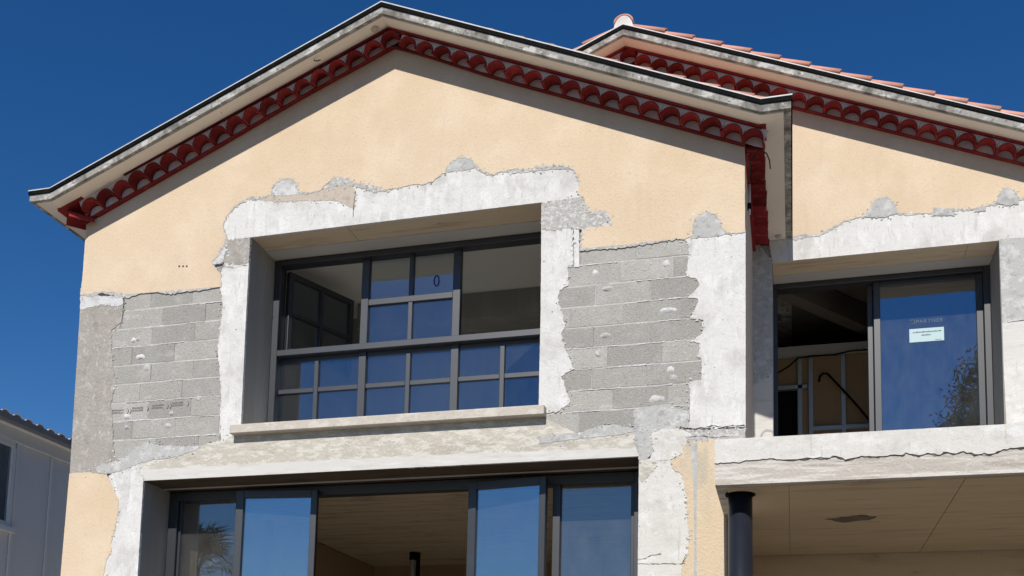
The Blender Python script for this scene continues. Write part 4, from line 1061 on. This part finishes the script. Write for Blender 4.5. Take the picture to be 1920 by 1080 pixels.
mesh_obj('roof_deck', [(-2.83-NX, .3-NY, 4.235-GZ), (-2.83-NX, 12-NY, 4.235-GZ), (-5.2-NX, 12-NY, 4.93-GZ), (-5.2-NX, .3-NY, 4.93-GZ), (-7.5-NX, .3-NY, 4.2-GZ), (-7.5-NX, 12-NY, 4.2-GZ)], [(0, 1, 2, 3), (3, 2, 5, 4)], M['ntile'], nroof)

# ------------------------------------------------------------------ behind the viewer: what the panes mirror
rl = random.Random(9)
def leafy_tree(name, x, y, h, rad, label):
    t = thing(name, (x, y, GZ), label, 'tree')
    tr = MB(); tr.tube([(0, 0, 0), (.1, .05, h*.3), (0, .1, h*.55)], [.28, .2, .12], 10)
    for k in range(7):
        a = k*.9; tr.tube([(0, .05, h*.35+.1*k), (math.cos(a)*rad*.5, math.sin(a)*rad*.5, h*.6+.1*k), (math.cos(a)*rad*.75, math.sin(a)*rad*.7, h*.75)], [.1, .06, .02], 6)
    tr.build('trunk', M['bark'], t, smooth=True)
    cv, cf = [], []
    clumps = []
    for _ in range(190):
        while True:
            p = Vector((rl.uniform(-1, 1), rl.uniform(-1, 1), rl.uniform(-1, 1)))
            if .2 < p.length < 1: break
        clumps.append(Vector((p.x*rad, p.y*rad, h*.68+p.z*h*.32)))
    for cpt in clumps:
        for _ in range(480):
            d = Vector((rl.gauss(0, 1), rl.gauss(0, 1), rl.gauss(0, 1)))*rad*.11
            q = cpt+d; s = rl.uniform(.05, .095)
            a = Vector((rl.uniform(-1, 1), rl.uniform(-1, 1), rl.uniform(-1, 1))).normalized(); b2 = a.orthogonal().normalized()
            i = len(cv); cv += [q-a*s, q+b2*s*.4, q+a*s, q-b2*s*.4]; cf.append((i, i+1, i+2, i+3))
    mesh_obj('crown', cv, cf, M['leaf'], t)
    return t
leafy_tree('leafy_tree', 13.6, -16.5, 12.7, 2.9, 'dark bushy tree mirrored in the glass beside the paper label')
pt = thing('palm_tree', (-9.2, -16, GZ), 'fan palm mirrored in the leftmost pane of the wide lower door', 'palm tree')
MB().tube([(0, 0, 0), (.1, 0, 2.5), (0, 0, 6.3)], [.24, .2, .2], 12).build('trunk', M['bark'], pt, smooth=True)
pv, pfa = [], []
for k in range(34):
    az = rl.uniform(0, 2*math.pi); el = rl.uniform(-.7, 1.35); Lp = rl.uniform(.6, .95)
    d = Vector((math.cos(az)*math.cos(el), math.sin(az)*math.cos(el), math.sin(el)))
    hub = Vector((0, 0, 6.4))+d*Lp
    side = d.cross(Vector((0, 0, 1))).normalized(); nrm = side.cross(d)
    i = len(pv); pv += [Vector((0, 0, 6.35))+side*.02, Vector((0, 0, 6.35))-side*.02, hub-side*.015, hub+side*.015]; pfa.append((i, i+1, i+2, i+3))
    for j in range(22):
        a = math.radians(-105+10*j)
        ld = (d*math.cos(a)+side*math.sin(a)); Ll = rl.uniform(.8, 1.1)
        w = (d*-math.sin(a)+side*math.cos(a))*.022
        tip = hub+ld*Ll-Vector((0, 0, .12))
        i = len(pv); mid = hub+ld*Ll*.55+nrm*.03; pv += [hub, mid+w, tip, mid-w]; pfa.append((i, i+1, i+2, i+3))
mesh_obj('crown', pv, pfa, M['palmleaf'], pt)
